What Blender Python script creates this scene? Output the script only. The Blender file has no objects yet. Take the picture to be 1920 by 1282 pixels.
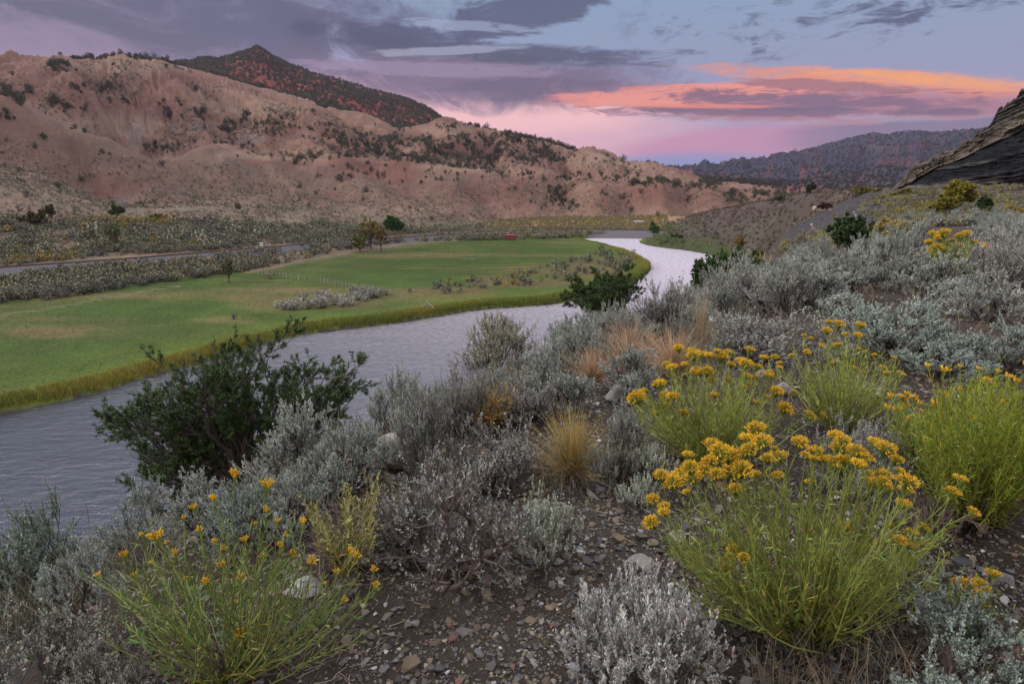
import bpy, math
import numpy as np
from mathutils import Vector, Euler

# ------------------------------------------------------------------ camera, sky, sun, exposure
scene = bpy.context.scene
ZC = 26.55                      # eye height above the water
PITCH = math.radians(16.3)
FPX = 1920 * 20.0 / 36.0
cam_data = bpy.data.cameras.new("camera")
cam_data.lens = 20.0; cam_data.sensor_width = 36.0
cam_data.clip_start = 0.05; cam_data.clip_end = 20000
cam = bpy.data.objects.new("camera", cam_data)
scene.collection.objects.link(cam)
cam.location = (0, 0, ZC)
cam.rotation_euler = (math.pi / 2 - PITCH, 0, 0)
scene.camera = cam
vs = scene.view_settings
vs.view_transform = 'Standard'; vs.look = 'None'; vs.exposure = 0.0; vs.gamma = 1.0
vs.use_curve_mapping = False
cy = scene.cycles
cy.max_bounces = 5; cy.diffuse_bounces = 2; cy.glossy_bounces = 2
cy.transmission_bounces = 2; cy.transparent_max_bounces = 4
cy.use_denoising = True
cy.caustics_reflective = False; cy.caustics_refractive = False

CT, ST = math.cos(PITCH), math.sin(PITCH)
def azel(px, py):
    X = (px - 960) / FPX; Y = -(py - 641) / FPX
    d = np.array([X, CT + Y * ST, -ST + Y * CT]); d /= np.linalg.norm(d)
    return math.degrees(math.atan2(d[0], d[1])), math.degrees(math.asin(d[2]))

class S:
    """a node socket with arithmetic"""
    def __init__(s, nt, sock): s.nt, s.s = nt, sock
    def _m(s, op, *o, clamp=False):
        n = s.nt.nodes.new('ShaderNodeMath'); n.operation = op; n.use_clamp = clamp
        for i, v in enumerate((s,) + o):
            if isinstance(v, S): s.nt.links.new(v.s, n.inputs[i])
            else: n.inputs[i].default_value = v
        return S(s.nt, n.outputs[0])
    def __add__(s, o): return s._m('ADD', o)
    def __sub__(s, o): return s._m('SUBTRACT', o)
    def __mul__(s, o): return s._m('MULTIPLY', o)
    def __truediv__(s, o): return s._m('DIVIDE', o)
    __radd__ = __add__; __rmul__ = __mul__
    def __rsub__(s, o): return (s * -1.0) + o
    def clamp(s): return s._m('ADD', 0.0, clamp=True)
    def sq(s): return s * s
    def ss(s, a, b):
        n = s.nt.nodes.new('ShaderNodeMapRange'); n.interpolation_type = 'SMOOTHSTEP'
        s.nt.links.new(s.s, n.inputs[0]); n.inputs[1].default_value = a; n.inputs[2].default_value = b
        return S(s.nt, n.outputs[0])
def combine(nt, x, y, z):
    n = nt.nodes.new('ShaderNodeCombineXYZ')
    for i, v in enumerate((x, y, z)):
        if isinstance(v, S): nt.links.new(v.s, n.inputs[i])
        else: n.inputs[i].default_value = v
    return n.outputs[0]
def noise(nt, vec, scale, detail=4, rough=.55, dist=0.0):
    n = nt.nodes.new('ShaderNodeTexNoise'); n.inputs['Scale'].default_value = scale
    n.inputs['Detail'].default_value = detail; n.inputs['Roughness'].default_value = rough
    n.inputs['Distortion'].default_value = dist
    if vec is not None: nt.links.new(vec, n.inputs['Vector'])
    return S(nt, n.outputs['Fac'])
def mixc(nt, fac, a, b, mode='MIX'):
    n = nt.nodes.new('ShaderNodeMix'); n.data_type = 'RGBA'; n.blend_type = mode
    if isinstance(fac, S): nt.links.new(fac.s, n.inputs[0])
    else: n.inputs[0].default_value = fac
    for i, v in ((6, a), (7, b)):
        if isinstance(v, (tuple, list)): n.inputs[i].default_value = (*v[:3], 1)
        else: nt.links.new(v, n.inputs[i])
    return n.outputs[2]
def lin(r, g, b):
    f = lambda c: (c / 255 / 12.92) if c / 255 <= .04045 else ((c / 255 + .055) / 1.055) ** 2.4
    return (f(r), f(g), f(b))

world = bpy.data.worlds.new("World"); scene.world = world; world.use_nodes = True
nt = world.node_tree; nt.nodes.clear()
SUN_AZ, SUN_EL = math.radians(262), math.radians(24)      # behind and left of the viewer
geo = nt.nodes.new('ShaderNodeTexCoord')
sep = nt.nodes.new('ShaderNodeSeparateXYZ'); nt.links.new(geo.outputs['Generated'], sep.inputs[0])
dx, dy, dz = (S(nt, sep.outputs[i]) for i in range(3))
AZ = dx._m('ARCTAN2', dy) * (180 / math.pi)
EL = dz._m('ARCSINE') * (180 / math.pi)
nA = noise(nt, combine(nt, AZ * 0.050, EL * 0.26, 3.7), 1.0, 6, .60, .5)
nB = noise(nt, combine(nt, AZ * 0.085, EL * 1.05, 8.1), 1.0, 8, .62, .8)
nC = noise(nt, combine(nt, AZ * 0.10, EL * 0.22, 1.3), 1.5, 8, .66, .9)
nD = noise(nt, combine(nt, AZ * 0.30, EL * 1.6, 5.3), 1.0, 8, .68, .6)
up = EL.ss(0.0, 16.0)
col = mixc(nt, up, lin(158, 146, 184), lin(140, 160, 190))
def stroke(x1, y1, x2, y2, th, n, na, color, k=1.0, lo=-.1, hi=.8):
    """a soft bank of cloud from one direction to another, th pixels half thick"""
    global col
    a1, e1 = azel(x1, y1); a2, e2 = azel(x2, y2); sl = (e2 - e1) / (a2 - a1)
    a, e = (a1 + a2) / 2, (e1 + e2) / 2; sx = (a2 - a1) / 2 * 1.12; sy = th / 18.6
    out = 1.0 - ((AZ - a) / sx).sq() - ((EL - (AZ - a) * sl - e) / sy).sq() + (n - 0.5) * na
    col = mixc(nt, out.ss(lo, hi) * k, col, lin(*color))
stroke(-300, 150, 900, 330, 170, nA, 1.0, (206, 160, 188), .85)
stroke(380, 190, 1330, 250, 95, nA, 1.0, (228, 176, 190), .95, -.3, .9)
stroke(560, 170, 1200, 222, 48, nA, 1.2, (252, 196, 198), .85)
stroke(1150, 285, 1800, 235, 34, nA, 2.2, (196, 134, 168), .85)
stroke(1050, 320, 1500, 305, 26, nA, .8, (134, 144, 192), .9, -.2, .9)
stroke(1450, 262, 2100, 232, 38, nA, 1.3, (112, 104, 134), .85)
stroke(1180, 216, 1900, 214, 13, nD, 1.6, (164, 168, 192), .85)
# upper left decks
stroke(-400, 50, 650, 70, 130, nA, 2.0, (138, 124, 152), .85, -.4, .9)
stroke(-100, -40, 880, 50, 88, nC, 3.4, (98, 96, 124), .9, -.2, 1.0)
stroke(500, 20, 760, 110, 40, nC, 3.0, (100, 96, 124), .85, -.1, .7)
stroke(500, 138, 1230, 154, 52, nC, 2.6, (118, 103, 132), .95, -.2, .9)
stroke(820, 160, 1230, 172, 26, nD, 3.0, (104, 90, 118), .7, 0, .9)
stroke(560, 118, 1060, 134, 14, nD, 3.4, (160, 140, 168), .6, 0, .7)
stroke(620, 72, 1300, 108, 18, nD, 3.0, (84, 86, 112), .92, -.1, .85)
stroke(560, 50, 900, 76, 18, nC, 3.0, (84, 84, 112), .85, -.1, .6)
stroke(800, 60, 1130, -10, 36, nC, 3.8, (88, 92, 120), .9, 0, .6)
stroke(700, 100, 980, 88, 8, nD, 2.6, (172, 176, 200), .6, 0, .6)
stroke(760, 40, 1000, 56, 9, nD, 3.2, (160, 172, 198), .6, 0, .6)
col = mixc(nt, ((1.0 - ((AZ - 30.0) / 22.0).sq() - ((EL - 12.5) / 4.6).sq()).ss(-.1, .7) * nC.ss(.49, .62) * nD.ss(.40, .58)) * .9, col, lin(84, 90, 118))
# the sunlit bank
stroke(1080, 184, 2000, 188, 31, nD, 2.6, (176, 116, 132), .95, -.2, .6)
stroke(1060, 188, 1620, 158, 20, nD, 2.4, (240, 150, 136), .92, -.1, .6)
stroke(1330, 130, 2000, 172, 19, nD, 2.8, (232, 144, 118), .88, -.2, 1.0)
stroke(1500, 130, 2000, 168, 11, nD, 2.4, (246, 164, 108), .85, -.1, 1.1)
stroke(1180, 176, 1860, 194, 17, nD, 4.8, (120, 94, 122), .9, 0, .9)
stroke(1380, 152, 1800, 172, 9, nD, 4.4, (132, 98, 122), .7, 0, .6)
stroke(1120, 204, 1850, 209, 8, nD, 3.8, (108, 90, 120), .8, 0, .9)
stroke(1200, 197, 1460, 200, 4, nD, 2.4, (236, 134, 120), .7, 0, .7)
# brighter sky overhead and the after-glow behind the viewer light the valley
hi = EL.ss(15.5, 38.0) * (AZ.ss(-42, -8) * .8 + .2)
col = mixc(nt, hi, col, (1.15, 1.12, 1.28))
col = mixc(nt, EL.ss(46.0, 80.0), col, (4.6, 4.6, 4.9))
back = (dy * -1.0).ss(-.15, .85) * EL.ss(-4, 12)
col = mixc(nt, back, col, (.95, .78, .72))
low = (EL * -1.0).ss(0.0, 6.0)
col = mixc(nt, low, col, (.10, .09, .09))
# physically based twilight component
sky = nt.nodes.new('ShaderNodeTexSky'); sky.sky_type = 'NISHITA'; sky.sun_disc = False
sky.sun_elevation = math.radians(3); sky.sun_rotation = SUN_AZ
bg1 = nt.nodes.new('ShaderNodeBackground'); nt.links.new(col, bg1.inputs[0]); bg1.inputs[1].default_value = .97
bg2 = nt.nodes.new('ShaderNodeBackground'); nt.links.new(sky.outputs[0], bg2.inputs[0]); bg2.inputs[1].default_value = .01
add = nt.nodes.new('ShaderNodeAddShader'); nt.links.new(bg1.outputs[0], add.inputs[0]); nt.links.new(bg2.outputs[0], add.inputs[1])
wo = nt.nodes.new('ShaderNodeOutputWorld'); nt.links.new(add.outputs[0], wo.inputs[0])
world.cycles.sampling_method = 'MANUAL'; world.cycles.sample_map_resolution = 512

sun_d = bpy.data.lights.new("sun", 'SUN'); sun_d.energy = 2.9; sun_d.angle = math.radians(11)
sun_d.color = (1.0, .91, .84)
sun = bpy.data.objects.new("sun", sun_d); scene.collection.objects.link(sun)
sdir = Vector((math.sin(SUN_AZ) * math.cos(SUN_EL), math.cos(SUN_AZ) * math.cos(SUN_EL), math.sin(SUN_EL)))
sun.rotation_euler = sdir.to_track_quat('Z', 'Y').to_euler()

# ------------------------------------------------------------------ helpers
def tag(o, label=None, cat=None, group=None, kind=None):
    if label: o['label'] = label
    if cat: o['category'] = cat
    if group: o['group'] = group
    if kind: o['kind'] = kind
    return o

def pos(px, py, z):
    X = (px - 960) / FPX; Y = -(py - 641) / FPX
    d = (X, CT + Y * ST, -ST + Y * CT)
    t = (z - ZC) / d[2]
    return d[0] * t, d[1] * t
def project(x, y, z):
    dz_ = z - ZC
    fwd = y * CT - dz_ * ST; upv = y * ST + dz_ * CT
    fwd = np.where(fwd < .01, .01, fwd)
    return 960 + FPX * x / fwd, 641 - FPX * upv / fwd

def _h(ix, iy, s):
    n = (ix.astype(np.int64) * 374761393 + iy.astype(np.int64) * 668265263 + s * 2147483647 + 1442695) & 0xffffffff
    n = ((n ^ (n >> 13)) * 1274126177) & 0xffffffff
    n = (n ^ (n >> 16)) & 0xffffffff
    return n.astype(np.float64) / 0xffffffff
def vn(x, y, s=0):
    ix = np.floor(x); iy = np.floor(y); fx = x - ix; fy = y - iy
    fx = fx * fx * fx * (fx * (fx * 6 - 15) + 10); fy = fy * fy * fy * (fy * (fy * 6 - 15) + 10)
    a = _h(ix, iy, s); b = _h(ix + 1, iy, s); c = _h(ix, iy + 1, s); d = _h(ix + 1, iy + 1, s)
    return (a + (b - a) * fx + (c - a) * fy + (a - b - c + d) * fx * fy) * 2 - 1
def fbm(x, y, o=4, s=0, g=.5):
    r = 0; a = 1; t = 0
    for i in range(o):
        r = r + a * vn(x * 2 ** i + 17.3 * i, y * 2 ** i - 9.1 * i, s + i); t += a; a *= g
    return r / t
def ridged(x, y, o=4, s=0, g=.5):
    r = 0; a = 1; t = 0
    for i in range(o):
        r = r + a * (1 - 2 * np.abs(vn(x * 2 ** i + 7.7 * i, y * 2 ** i + 3.1 * i, s + i))); t += a; a *= g
    return r / t
def sstep(a, b, x):
    t = np.clip((x - a) / (b - a), 0, 1); return t * t * (3 - 2 * t)

class MB:
    """collects faces with a colour and a material slot each, builds one mesh"""
    def __init__(s): s.v = []; s.f4 = []; s.f3 = []; s.c4 = []; s.c3 = []; s.m4 = []; s.m3 = []; s.n = 0
    def add(s, V, F, col=(1, 1, 1), m=0):
        V = np.asarray(V, float).reshape(-1, 3); F = np.asarray(F, int)
        if len(F) == 0: return
        C = np.broadcast_to(np.asarray(col, float), (len(F), 3))
        if F.shape[1] == 4: s.f4.append(F + s.n); s.c4.append(C); s.m4.append(np.full(len(F), m))
        else: s.f3.append(F + s.n); s.c3.append(C); s.m3.append(np.full(len(F), m))
        s.v.append(V); s.n += len(V)
    def mesh(s, name, mats, smooth=False):
        V = np.concatenate(s.v) if s.v else np.zeros((0, 3))
        f4 = np.concatenate(s.f4) if s.f4 else np.zeros((0, 4), int)
        f3 = np.concatenate(s.f3) if s.f3 else np.zeros((0, 3), int)
        me = bpy.data.meshes.new(name)
        me.vertices.add(len(V)); me.vertices.foreach_set('co', V.astype(np.float32).ravel())
        nl = f4.size + f3.size; nf = len(f4) + len(f3)
        me.loops.add(nl); me.loops.foreach_set('vertex_index', np.concatenate([f4.ravel(), f3.ravel()]).astype(np.int32))
        me.polygons.add(nf)
        st = np.concatenate([np.arange(len(f4)) * 4, f4.size + np.arange(len(f3)) * 3]).astype(np.int32)
        me.polygons.foreach_set('loop_start', st)
        C = np.concatenate((s.c4 or [np.zeros((0, 3))]) + (s.c3 or [np.zeros((0, 3))]))
        M = np.concatenate((s.m4 or [np.zeros(0)]) + (s.m3 or [np.zeros(0)])).astype(np.int32)
        at = me.attributes.new('Col', 'FLOAT_COLOR', 'FACE')
        at.data.foreach_set('color', np.concatenate([C, np.ones((len(C), 1))], 1).astype(np.float32).ravel())
        for m in (mats if isinstance(mats, (list, tuple)) else [mats]): me.materials.append(m)
        me.polygons.foreach_set('material_index', M)
        me.update(calc_edges=True)
        me.polygons.foreach_set('use_smooth', np.full(nf, smooth, bool))
        return me
    def build(s, name, mats, parent=None, smooth=False):
        o = bpy.data.objects.new(name, s.mesh(name, mats, smooth)); scene.collection.objects.link(o)
        if parent is not None: o.parent = parent
        return o
def ob(name, me, parent=None, loc=(0, 0, 0), rz=0, sc=1.0):
    o = bpy.data.objects.new(name, me); scene.collection.objects.link(o)
    o.parent = parent; o.location = loc; o.rotation_euler = (0, 0, rz)
    o.scale = (sc, sc, sc) if np.isscalar(sc) else sc
    return o

def nrm(v): return v / np.maximum(np.linalg.norm(v, axis=-1, keepdims=True), 1e-9)
def tubes(mb, P, R, sides=5, col=(1, 1, 1), m=0, jit=None):
    P = np.asarray(P, float); R = np.asarray(R, float); N, K, _ = P.shape
    T = np.empty_like(P); T[:, 1:-1] = P[:, 2:] - P[:, :-2]; T[:, 0] = P[:, 1] - P[:, 0]; T[:, -1] = P[:, -1] - P[:, -2]
    T = nrm(T); ref = np.array([.31, .52, .79]); ref /= np.linalg.norm(ref)
    A = nrm(np.cross(T, ref) + 1e-6); B = np.cross(T, A)
    th = np.arange(sides) * 2 * math.pi / sides
    V = P[:, :, None, :] + R[:, :, None, None] * (A[:, :, None, :] * np.cos(th)[:, None] + B[:, :, None, :] * np.sin(th)[:, None])
    base = np.arange(N)[:, None, None] * K * sides + np.arange(K - 1)[None, :, None] * sides
    i = np.arange(sides)[None, None, :]; j = (i + 1) % sides
    F = np.stack([base + i, base + j, base + sides + j, base + sides + i], -1).reshape(-1, 4)
    c = np.asarray(col, float)
    if c.ndim == 2: c = np.repeat(c, (K - 1) * sides, axis=0)
    mb.add(V, F, c, m)
def randdir(rng, n):
    v = rng.normal(size=(n, 3)); return nrm(v)
def perp(rng, T):
    v = rng.normal(size=T.shape); v -= (v * T).sum(-1, keepdims=True) * T; return nrm(v)
def walk(rng, start, d, L, K, gn, up):
    N = len(start); P = np.empty((N, K, 3)); P[:, 0] = start; d = nrm(d)
    L = np.broadcast_to(L, (N,))
    upv = np.broadcast_to(up, (N,))
    for k in range(1, K):
        d = nrm(d + rng.normal(size=(N, 3)) * gn + np.array([0, 0, 1.0]) * upv[:, None])
        P[:, k] = P[:, k - 1] + d * (L / (K - 1))[:, None]
    return P
def at_path(P, t):
    K = P.shape[1]; f = np.clip(t, 0, .999) * (K - 1); i = f.astype(int); u = (f - i)[:, None]
    n = np.arange(len(P)); a = P[n, i]; b = P[n, i + 1]
    return a + (b - a) * u, nrm(b - a)
def grow(rng, P, R, n, t0, t1, L, K, ang, gn, up, rs=.6, lv=.35, re=.35):
    idx = np.repeat(np.arange(len(P)), n); t = rng.uniform(t0, t1, len(idx))
    p, T = at_path(P[idx], t)
    Kp = R.shape[1]; f = np.clip(t, 0, .999) * (Kp - 1); i = f.astype(int)
    r0 = R[idx, i] * rs
    a = ang * rng.uniform(.6, 1.3, len(idx))[:, None]
    d = T * np.cos(a) + perp(rng, T) * np.sin(a)
    Ls = L * rng.uniform(1 - lv, 1 + lv, len(idx))
    Q = walk(rng, p, d, Ls, K, gn, up)
    RR = r0[:, None] * np.linspace(1, re, K)[None, :]
    return Q, RR
def leaves(rng, mb, P, n, t0, t1, ll, lw, ang, col, cv=.15, m=0, gray=0.0, up=0.0):
    idx = np.repeat(np.arange(len(P)), n); t = rng.uniform(t0, t1, len(idx))
    p, T = at_path(P[idx], t)
    a = ang * rng.uniform(.4, 1.4, len(idx))[:, None]
    d = nrm(T * np.cos(a) + perp(rng, T) * np.sin(a) + np.array([0, 0, up]))
    blades(rng, mb, p, d, ll, lw, col, cv, m)
def blades(rng, mb, p, d, ll, lw, col, cv=.15, m=0):
    N = len(p); w = perp(rng, d); l = ll * rng.uniform(.65, 1.3, N)[:, None]; h = lw * .5 * rng.uniform(.7, 1.3, N)[:, None]
    V = np.stack([p, p + d * l * .55 + w * h, p + d * l, p + d * l * .55 - w * h], 1)
    F = np.arange(N * 4).reshape(N, 4)
    c = np.asarray(col, float)
    if c.ndim == 1: c = c[None, :]
    c = c * (1 + rng.normal(size=(N, 1)) * cv) * (1 + rng.normal(size=(N, 3)) * cv * .25)
    mb.add(V, F, np.clip(c, .003, 1), m)

# ------------------------------------------------------------------ materials
def mat(name, rough=.8, spec=.2, rnd=.0, nscale=0, namp=0, bump=0, bscale=20, tint=None, extra=None):
    m = bpy.data.materials.new(name); m.use_nodes = True; t = m.node_tree
    b = t.nodes['Principled BSDF']; b.inputs['Roughness'].default_value = rough
    b.inputs['Specular IOR Level'].default_value = spec
    a = t.nodes.new('ShaderNodeAttribute'); a.attribute_name = 'Col'
    c = a.outputs['Color']
    if tint: c = mixc(t, 1.0, c, tint, 'MULTIPLY')
    if rnd:
        oi = t.nodes.new('ShaderNodeObjectInfo'); r = S(t, oi.outputs['Random'])
        k = r * (2 * rnd) + (1 - rnd)
        c = mixc(t, 1.0, c, combine(t, k, k, k * (1.0)), 'MULTIPLY')
    tc = t.nodes.new('ShaderNodeTexCoord').outputs['Object']
    if namp:
        k = noise(t, tc, nscale, 6, .6) * (2 * namp) + (1 - namp)
        c = mixc(t, 1.0, c, combine(t, k, k, k), 'MULTIPLY')
    t.links.new(c, b.inputs['Base Color'])
    if bump:
        bn = t.nodes.new('ShaderNodeBump'); bn.inputs['Strength'].default_value = 1; bn.inputs['Distance'].default_value = bump
        t.links.new(noise(t, tc, bscale, 6, .65).s, bn.inputs['Height']); t.links.new(bn.outputs[0], b.inputs['Normal'])
    return m
M_LEAF = mat('leaf', .75, .25, .12)
M_WOOD = mat('bark', .9, .1, .1, 60, .35, .004, 90)
M_FLOWER = mat('flower', .6, .3, .08)
M_STONE = mat('stone', .85, .25, .1, 14, .22, .006, 30)
M_DRY = mat('dry_grass', .8, .2, .1)
# ------------------------------------------------------------------ terrain shape
PX = [-900, -300, 0, 200, 400, 600, 800, 1000, 1200, 1300, 1400, 1450, 1500, 1600, 1700, 1920, 2400]
def px2t(px): return (np.asarray(px, float) - 960) / FPX / CT * .965   # tan of azimuth near the horizon rows
TT = np.linspace(-3.0, 3.0, 3001)
def curve(pts, smooth=10):
    """pts: (px, r, z) or (px, ('y', py), r) ; returns r(t), z(t) tables"""
    t, r, z = [], [], []
    for p in pts:
        if isinstance(p[1], tuple):
            px, py, rr = p[0], p[1][1], p[2]
            X = (px - 960) / FPX; Y = -(py - 641) / FPX
            d = np.array([X, CT + Y * ST, -ST + Y * CT]); h = math.hypot(d[0], d[1])
            t.append(d[0] / d[1]); r.append(rr); z.append(ZC + rr * d[2] / h)
        else:
            t.append(float(px2t(p[0]))); r.append(p[1]); z.append(p[2])
    R = np.interp(TT, t, r); Z = np.interp(TT, t, z)
    k = np.exp(-.5 * (np.arange(-40, 41) / smooth) ** 2); k /= k.sum()
    R = np.convolve(np.pad(R, 40, mode='edge'), k, 'valid'); Z = np.convolve(np.pad(Z, 40, mode='edge'), k, 'valid')
    return R, Z
def rows(rdef, lst):
    """lst of (px, py[, r])"""
    return [(q[0], ('y', q[1]), q[2] if len(q) > 2 else rdef) for q in lst]
def colz(rs, zs): return [(p, r, z) for p, r, z in zip(PX, rs, zs)]
def toe(px, py, z=.8):
    x, y = pos(px, py, z); return (px, ('y', py), math.hypot(x, y))
C = []
C.append(curve(colz([.01] * 17, [25.0] * 17)))
C.append(curve(colz([1.6] * 17, [24.9, 24.9, 24.95] + [25.0] * 14)))
C.append(curve(colz([2.6] * 17, [24.6, 24.6, 24.75, 24.85, 24.93] + [25.0] * 12)))
C.append(curve(colz([3.4, 3.4, 3.4, 3.6, 4.2, 5, 6.5, 9, 12, 13, 15, 17, 20, 30, 50, 60, 60],
                    [24.2, 24.2, 24.3, 24.3, 24.1, 23.8, 23.6, 23.35, 23.2, 23.3, 23.5, 23.5, 23.4, 23.0, 22.6, 23, 24])))
C.append(curve(rows(0, [toe(-300, 1090), toe(0, 1075), toe(150, 1035), toe(300, 985), toe(500, 925), toe(700, 865), toe(900, 790),
                        toe(1000, 735), toe(1100, 675), toe(1200, 625), toe(1290, 575)]) [0:0] +
               [toe(-300, 1090), toe(0, 1075), toe(150, 1035), toe(300, 985), toe(500, 925), toe(700, 865), toe(900, 790),
                toe(1000, 735), toe(1100, 675), toe(1200, 625), toe(1290, 575), (1340, 115, 1.5), (1400, 100, 5), (1450, 70, 12.5), (1500, 60, 17.2),
                (1600, 62, 20.8), (1700, 80, 21.8), (1920, 80, 22.8), (2400, 80, 24)]))
C.append(curve([(-900, 60, 1.), (0, 78, 1.2), (200, 75, 1.2), (600, 75, 1.2), (1000, 90, 1.2), (1200, 110, 1.2), (1300, 135, 1.2), (1400, 135, 2),
                (1440, ('y', 468), 92), (1480, ('y', 437), 95), (1520, ('y', 410), 99), (1560, ('y', 390), 104), (1600, ('y', 371), 110), (1650, ('y', 362), 114), (1700, ('y', 359), 116), (1920, 100, 24.2), (2400, 100, 26)]))
C.append(curve([(-900, 110, 1.4), (0, 125, 1.4), (400, 110, 1.4), (800, 125, 1.3), (1200, 170, 1.2), (1300, 190, 1.3), (1400, ('y', 474), 196), (1450, 165, 5),
                (1500, 145, 11), (1600, 130, 20.4), (1700, 124, 23.4), (1920, 112, 25), (2400, 112, 28)]))
C.append(curve([(-900, 190, 2.6), (0, 205, 2.6), (200, 178, 2.4), (400, 176, 2.4), (600, 195, 2.2), (800, 235, 2), (1000, 285, 2), (1200, 300, 1.8), (1236, ('y', 434), 292),
                (1310, ('y', 402), 285), (1400, ('y', 384), 255), (1500, ('y', 367), 205), (1600, ('y', 360), 165), (1700, ('y', 354), 135), (1920, 125, 27), (2400, 125, 32)], 8))
C.append(curve([(-900, 250, 12), (0, ('y', 410), 250), (200, ('y', 406), 245), (400, ('y', 406), 245), (600, ('y', 418), 245), (700, ('y', 424), 250), (800, ('y', 426), 268), (900, ('y', 424), 300),
                (1000, ('y', 414), 325), (1200, ('y', 412), 350), (1300, 345, 5), (1400, 330, 8), (1500, 300, 9), (1600, 260, 10), (1700, 240, 12), (1920, 220, 14), (2400, 200, 20)]))
C.append(curve(rows(300, [(-900, 330, 320), (-300, 328, 320), (0, 330, 312), (100, 346, 306), (200, 376, 296), (300, 382, 300), (400, 376, 305), (500, 380, 305), (600, 384, 300),
                          (700, 392, 295), (800, 404, 300), (900, 414, 325), (1000, 404, 350), (1060, 402, 378), (1090, 402, 372), (1130, 402, 360), (1170, 401, 380), (1200, 401, 374), (1250, 399, 366), (1290, 398, 390),
                          (1330, 396, 376), (1380, 394, 398), (1430, 388, 400), (1500, 384, 420)]) + [(1600, 420, 9), (1920, 420, 9), (2400, 400, 9)], 6))
C.append(curve(rows(350, [(-900, 360, 360), (-300, 360, 360), (0, 362, 358), (100, 372, 350), (200, 394, 338), (300, 396, 338), (400, 388, 345), (500, 388, 345), (600, 386, 340),
                          (700, 372, 338), (800, 384, 340), (900, 385, 362), (1000, 376, 380), (1060, 380, 398), (1090, 372, 392), (1130, 366, 378), (1170, 376, 398), (1200, 372, 392), (1250, 368, 384), (1290, 380, 412),
                          (1330, 368, 396), (1380, 376, 418), (1430, 374, 415), (1500, 376, 430)]) + [(1600, 440, 9), (1920, 440, 9), (2400, 420, 9)], 6))
C.append(curve(rows(410, [(-900, 262, 440), (0, 266, 430), (130, 287, 420), (250, 299, 415), (420, 308, 412), (520, 318, 410), (600, 330, 405), (700, 346, 395), (780, 362, 390), (840, 352, 398),
                          (900, 346, 405), (960, 338, 415), (1000, 342, 420), (1060, 352, 436), (1090, 340, 420), (1130, 336, 406), (1165, 350, 430), (1210, 340, 418), (1250, 338, 414), (1290, 352, 440),
                          (1330, 340, 424), (1380, 350, 445), (1420, 356, 445), (1500, 368, 450)]) + [(1600, 480, 9), (1920, 480, 9), (2400, 450, 9)], 6))
C.append(curve(rows(460, [(-900, 268, 465), (0, 272, 460), (200, 302, 455), (420, 316, 455), (600, 334, 450), (700, 344, 445), (840, 342, 450), (1000, 334, 470), (1130, 333, 470), (1250, 336, 470), (1330, 338, 480),
                          (1420, 352, 485), (1500, 368, 490)]) + [(1600, 520, 8), (1920, 520, 8), (2400, 500, 9)]))
C.append(curve(rows(520, [(-900, 215, 540), (0, 222, 530), (90, 218, 520), (160, 210, 505), (210, 222, 510), (262, 272, 520), (310, 250, 520), (400, 258, 520), (520, 258, 520), (600, 262, 520), (640, 285, 520),
                          (700, 282, 520), (760, 300, 520), (830, 298, 520), (900, 312, 520), (1000, 316, 530), (1060, 326, 530), (1100, 322, 520), (1200, 328, 530), (1300, 337, 540), (1420, 351, 550), (1500, 368, 560)]) +
               [(1600, 600, 8), (1920, 600, 8), (2400, 560, 9)], 6))
C.append(curve(rows(620, [(-900, 160, 640), (0, 165, 630), (100, 160, 620), (200, 155, 620), (262, 178, 630), (310, 165, 620), (400, 180, 620), (500, 200, 620), (600, 225, 610), (700, 255, 600), (760, 262, 600),
                          (830, 262, 590), (900, 278, 585), (1000, 288, 590), (1060, 312, 590), (1100, 300, 580), (1150, 310, 585), (1200, 318, 590), (1300, 336.5, 600), (1420, 350.5, 620), (1500, 369, 620)]) +
               [(1600, 700, 8), (1920, 700, 8), (2400, 700, 9)], 5))
C.append(curve(rows(720, [(-900, 126, 740), (0, 122, 730), (100, 119, 720), (180, 109, 710), (250, 106, 700), (320, 119, 700), (400, 139, 700), (500, 171, 700), (600, 203, 690), (700, 236, 680), (750, 243, 670),
                          (800, 232, 665), (850, 234, 660), (900, 246, 655), (950, 257, 650), (1030, 268, 650), (1070, 284, 650), (1100, 277, 640), (1130, 286, 645), (1165, 300, 650), (1185, 308, 650), (1200, 305, 645), (1240, 323, 650),
                          (1300, 335.5, 660), (1420, 350, 680), (1500, 370, 700)]) + [(1600, 800, 8), (1920, 800, 8), (2400, 800, 9)], 3.0))
C.append(curve(rows(860, [(-900, 150, 860), (0, 150, 860), (250, 135, 860), (400, 150, 860), (600, 200, 860), (700, 235, 860), (800, 250, 840), (900, 270, 840), (1000, 290, 850), (1100, 300, 850), (1240, 335, 850), (1500, 350, 900)]) +
               [(1600, 1000, 10), (1920, 1000, 10), (2400, 1000, 9)]))
C.append(curve(rows(1200, [(-900, 160), (0, 150), (250, 135), (330, 128), (370, 124), (430, 116), (462, 106), (482, 94), (502, 107), (530, 122), (570, 138), (640, 158), (700, 178), (765, 190), (800, 208), (830, 228), (870, 250), (1000, 300),
                           (1240, 335), (1500, 345)]) + [(1600, 1300, 30), (1920, 1300, 30), (2400, 1300, 30)], 1.5))
C.append(curve(rows(1700, [(-900, 220), (0, 200), (480, 180), (800, 260), (1000, 318), (1240, 331), (1300, 328), (1400, 325), (1500, 318), (1600, 312), (1700, 306), (1920, 300), (2400, 290)])))
C.append(curve(rows(2300, [(-900, 230), (0, 220), (480, 220), (800, 290), (1000, 322), (1240, 323.5), (1300, 320), (1350, 316), (1420, 306), (1500, 286), (1560, 270), (1620, 257), (1700, 252), (1800, 249), (1920, 240), (2400, 230)]), 5))
C.append(curve(rows(3000, [(-900, 260), (0, 260), (800, 310), (1240, 328), (1500, 320), (2400, 300)])))
C.append(curve(colz([3600] * 17, [0] * 17)))
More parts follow.
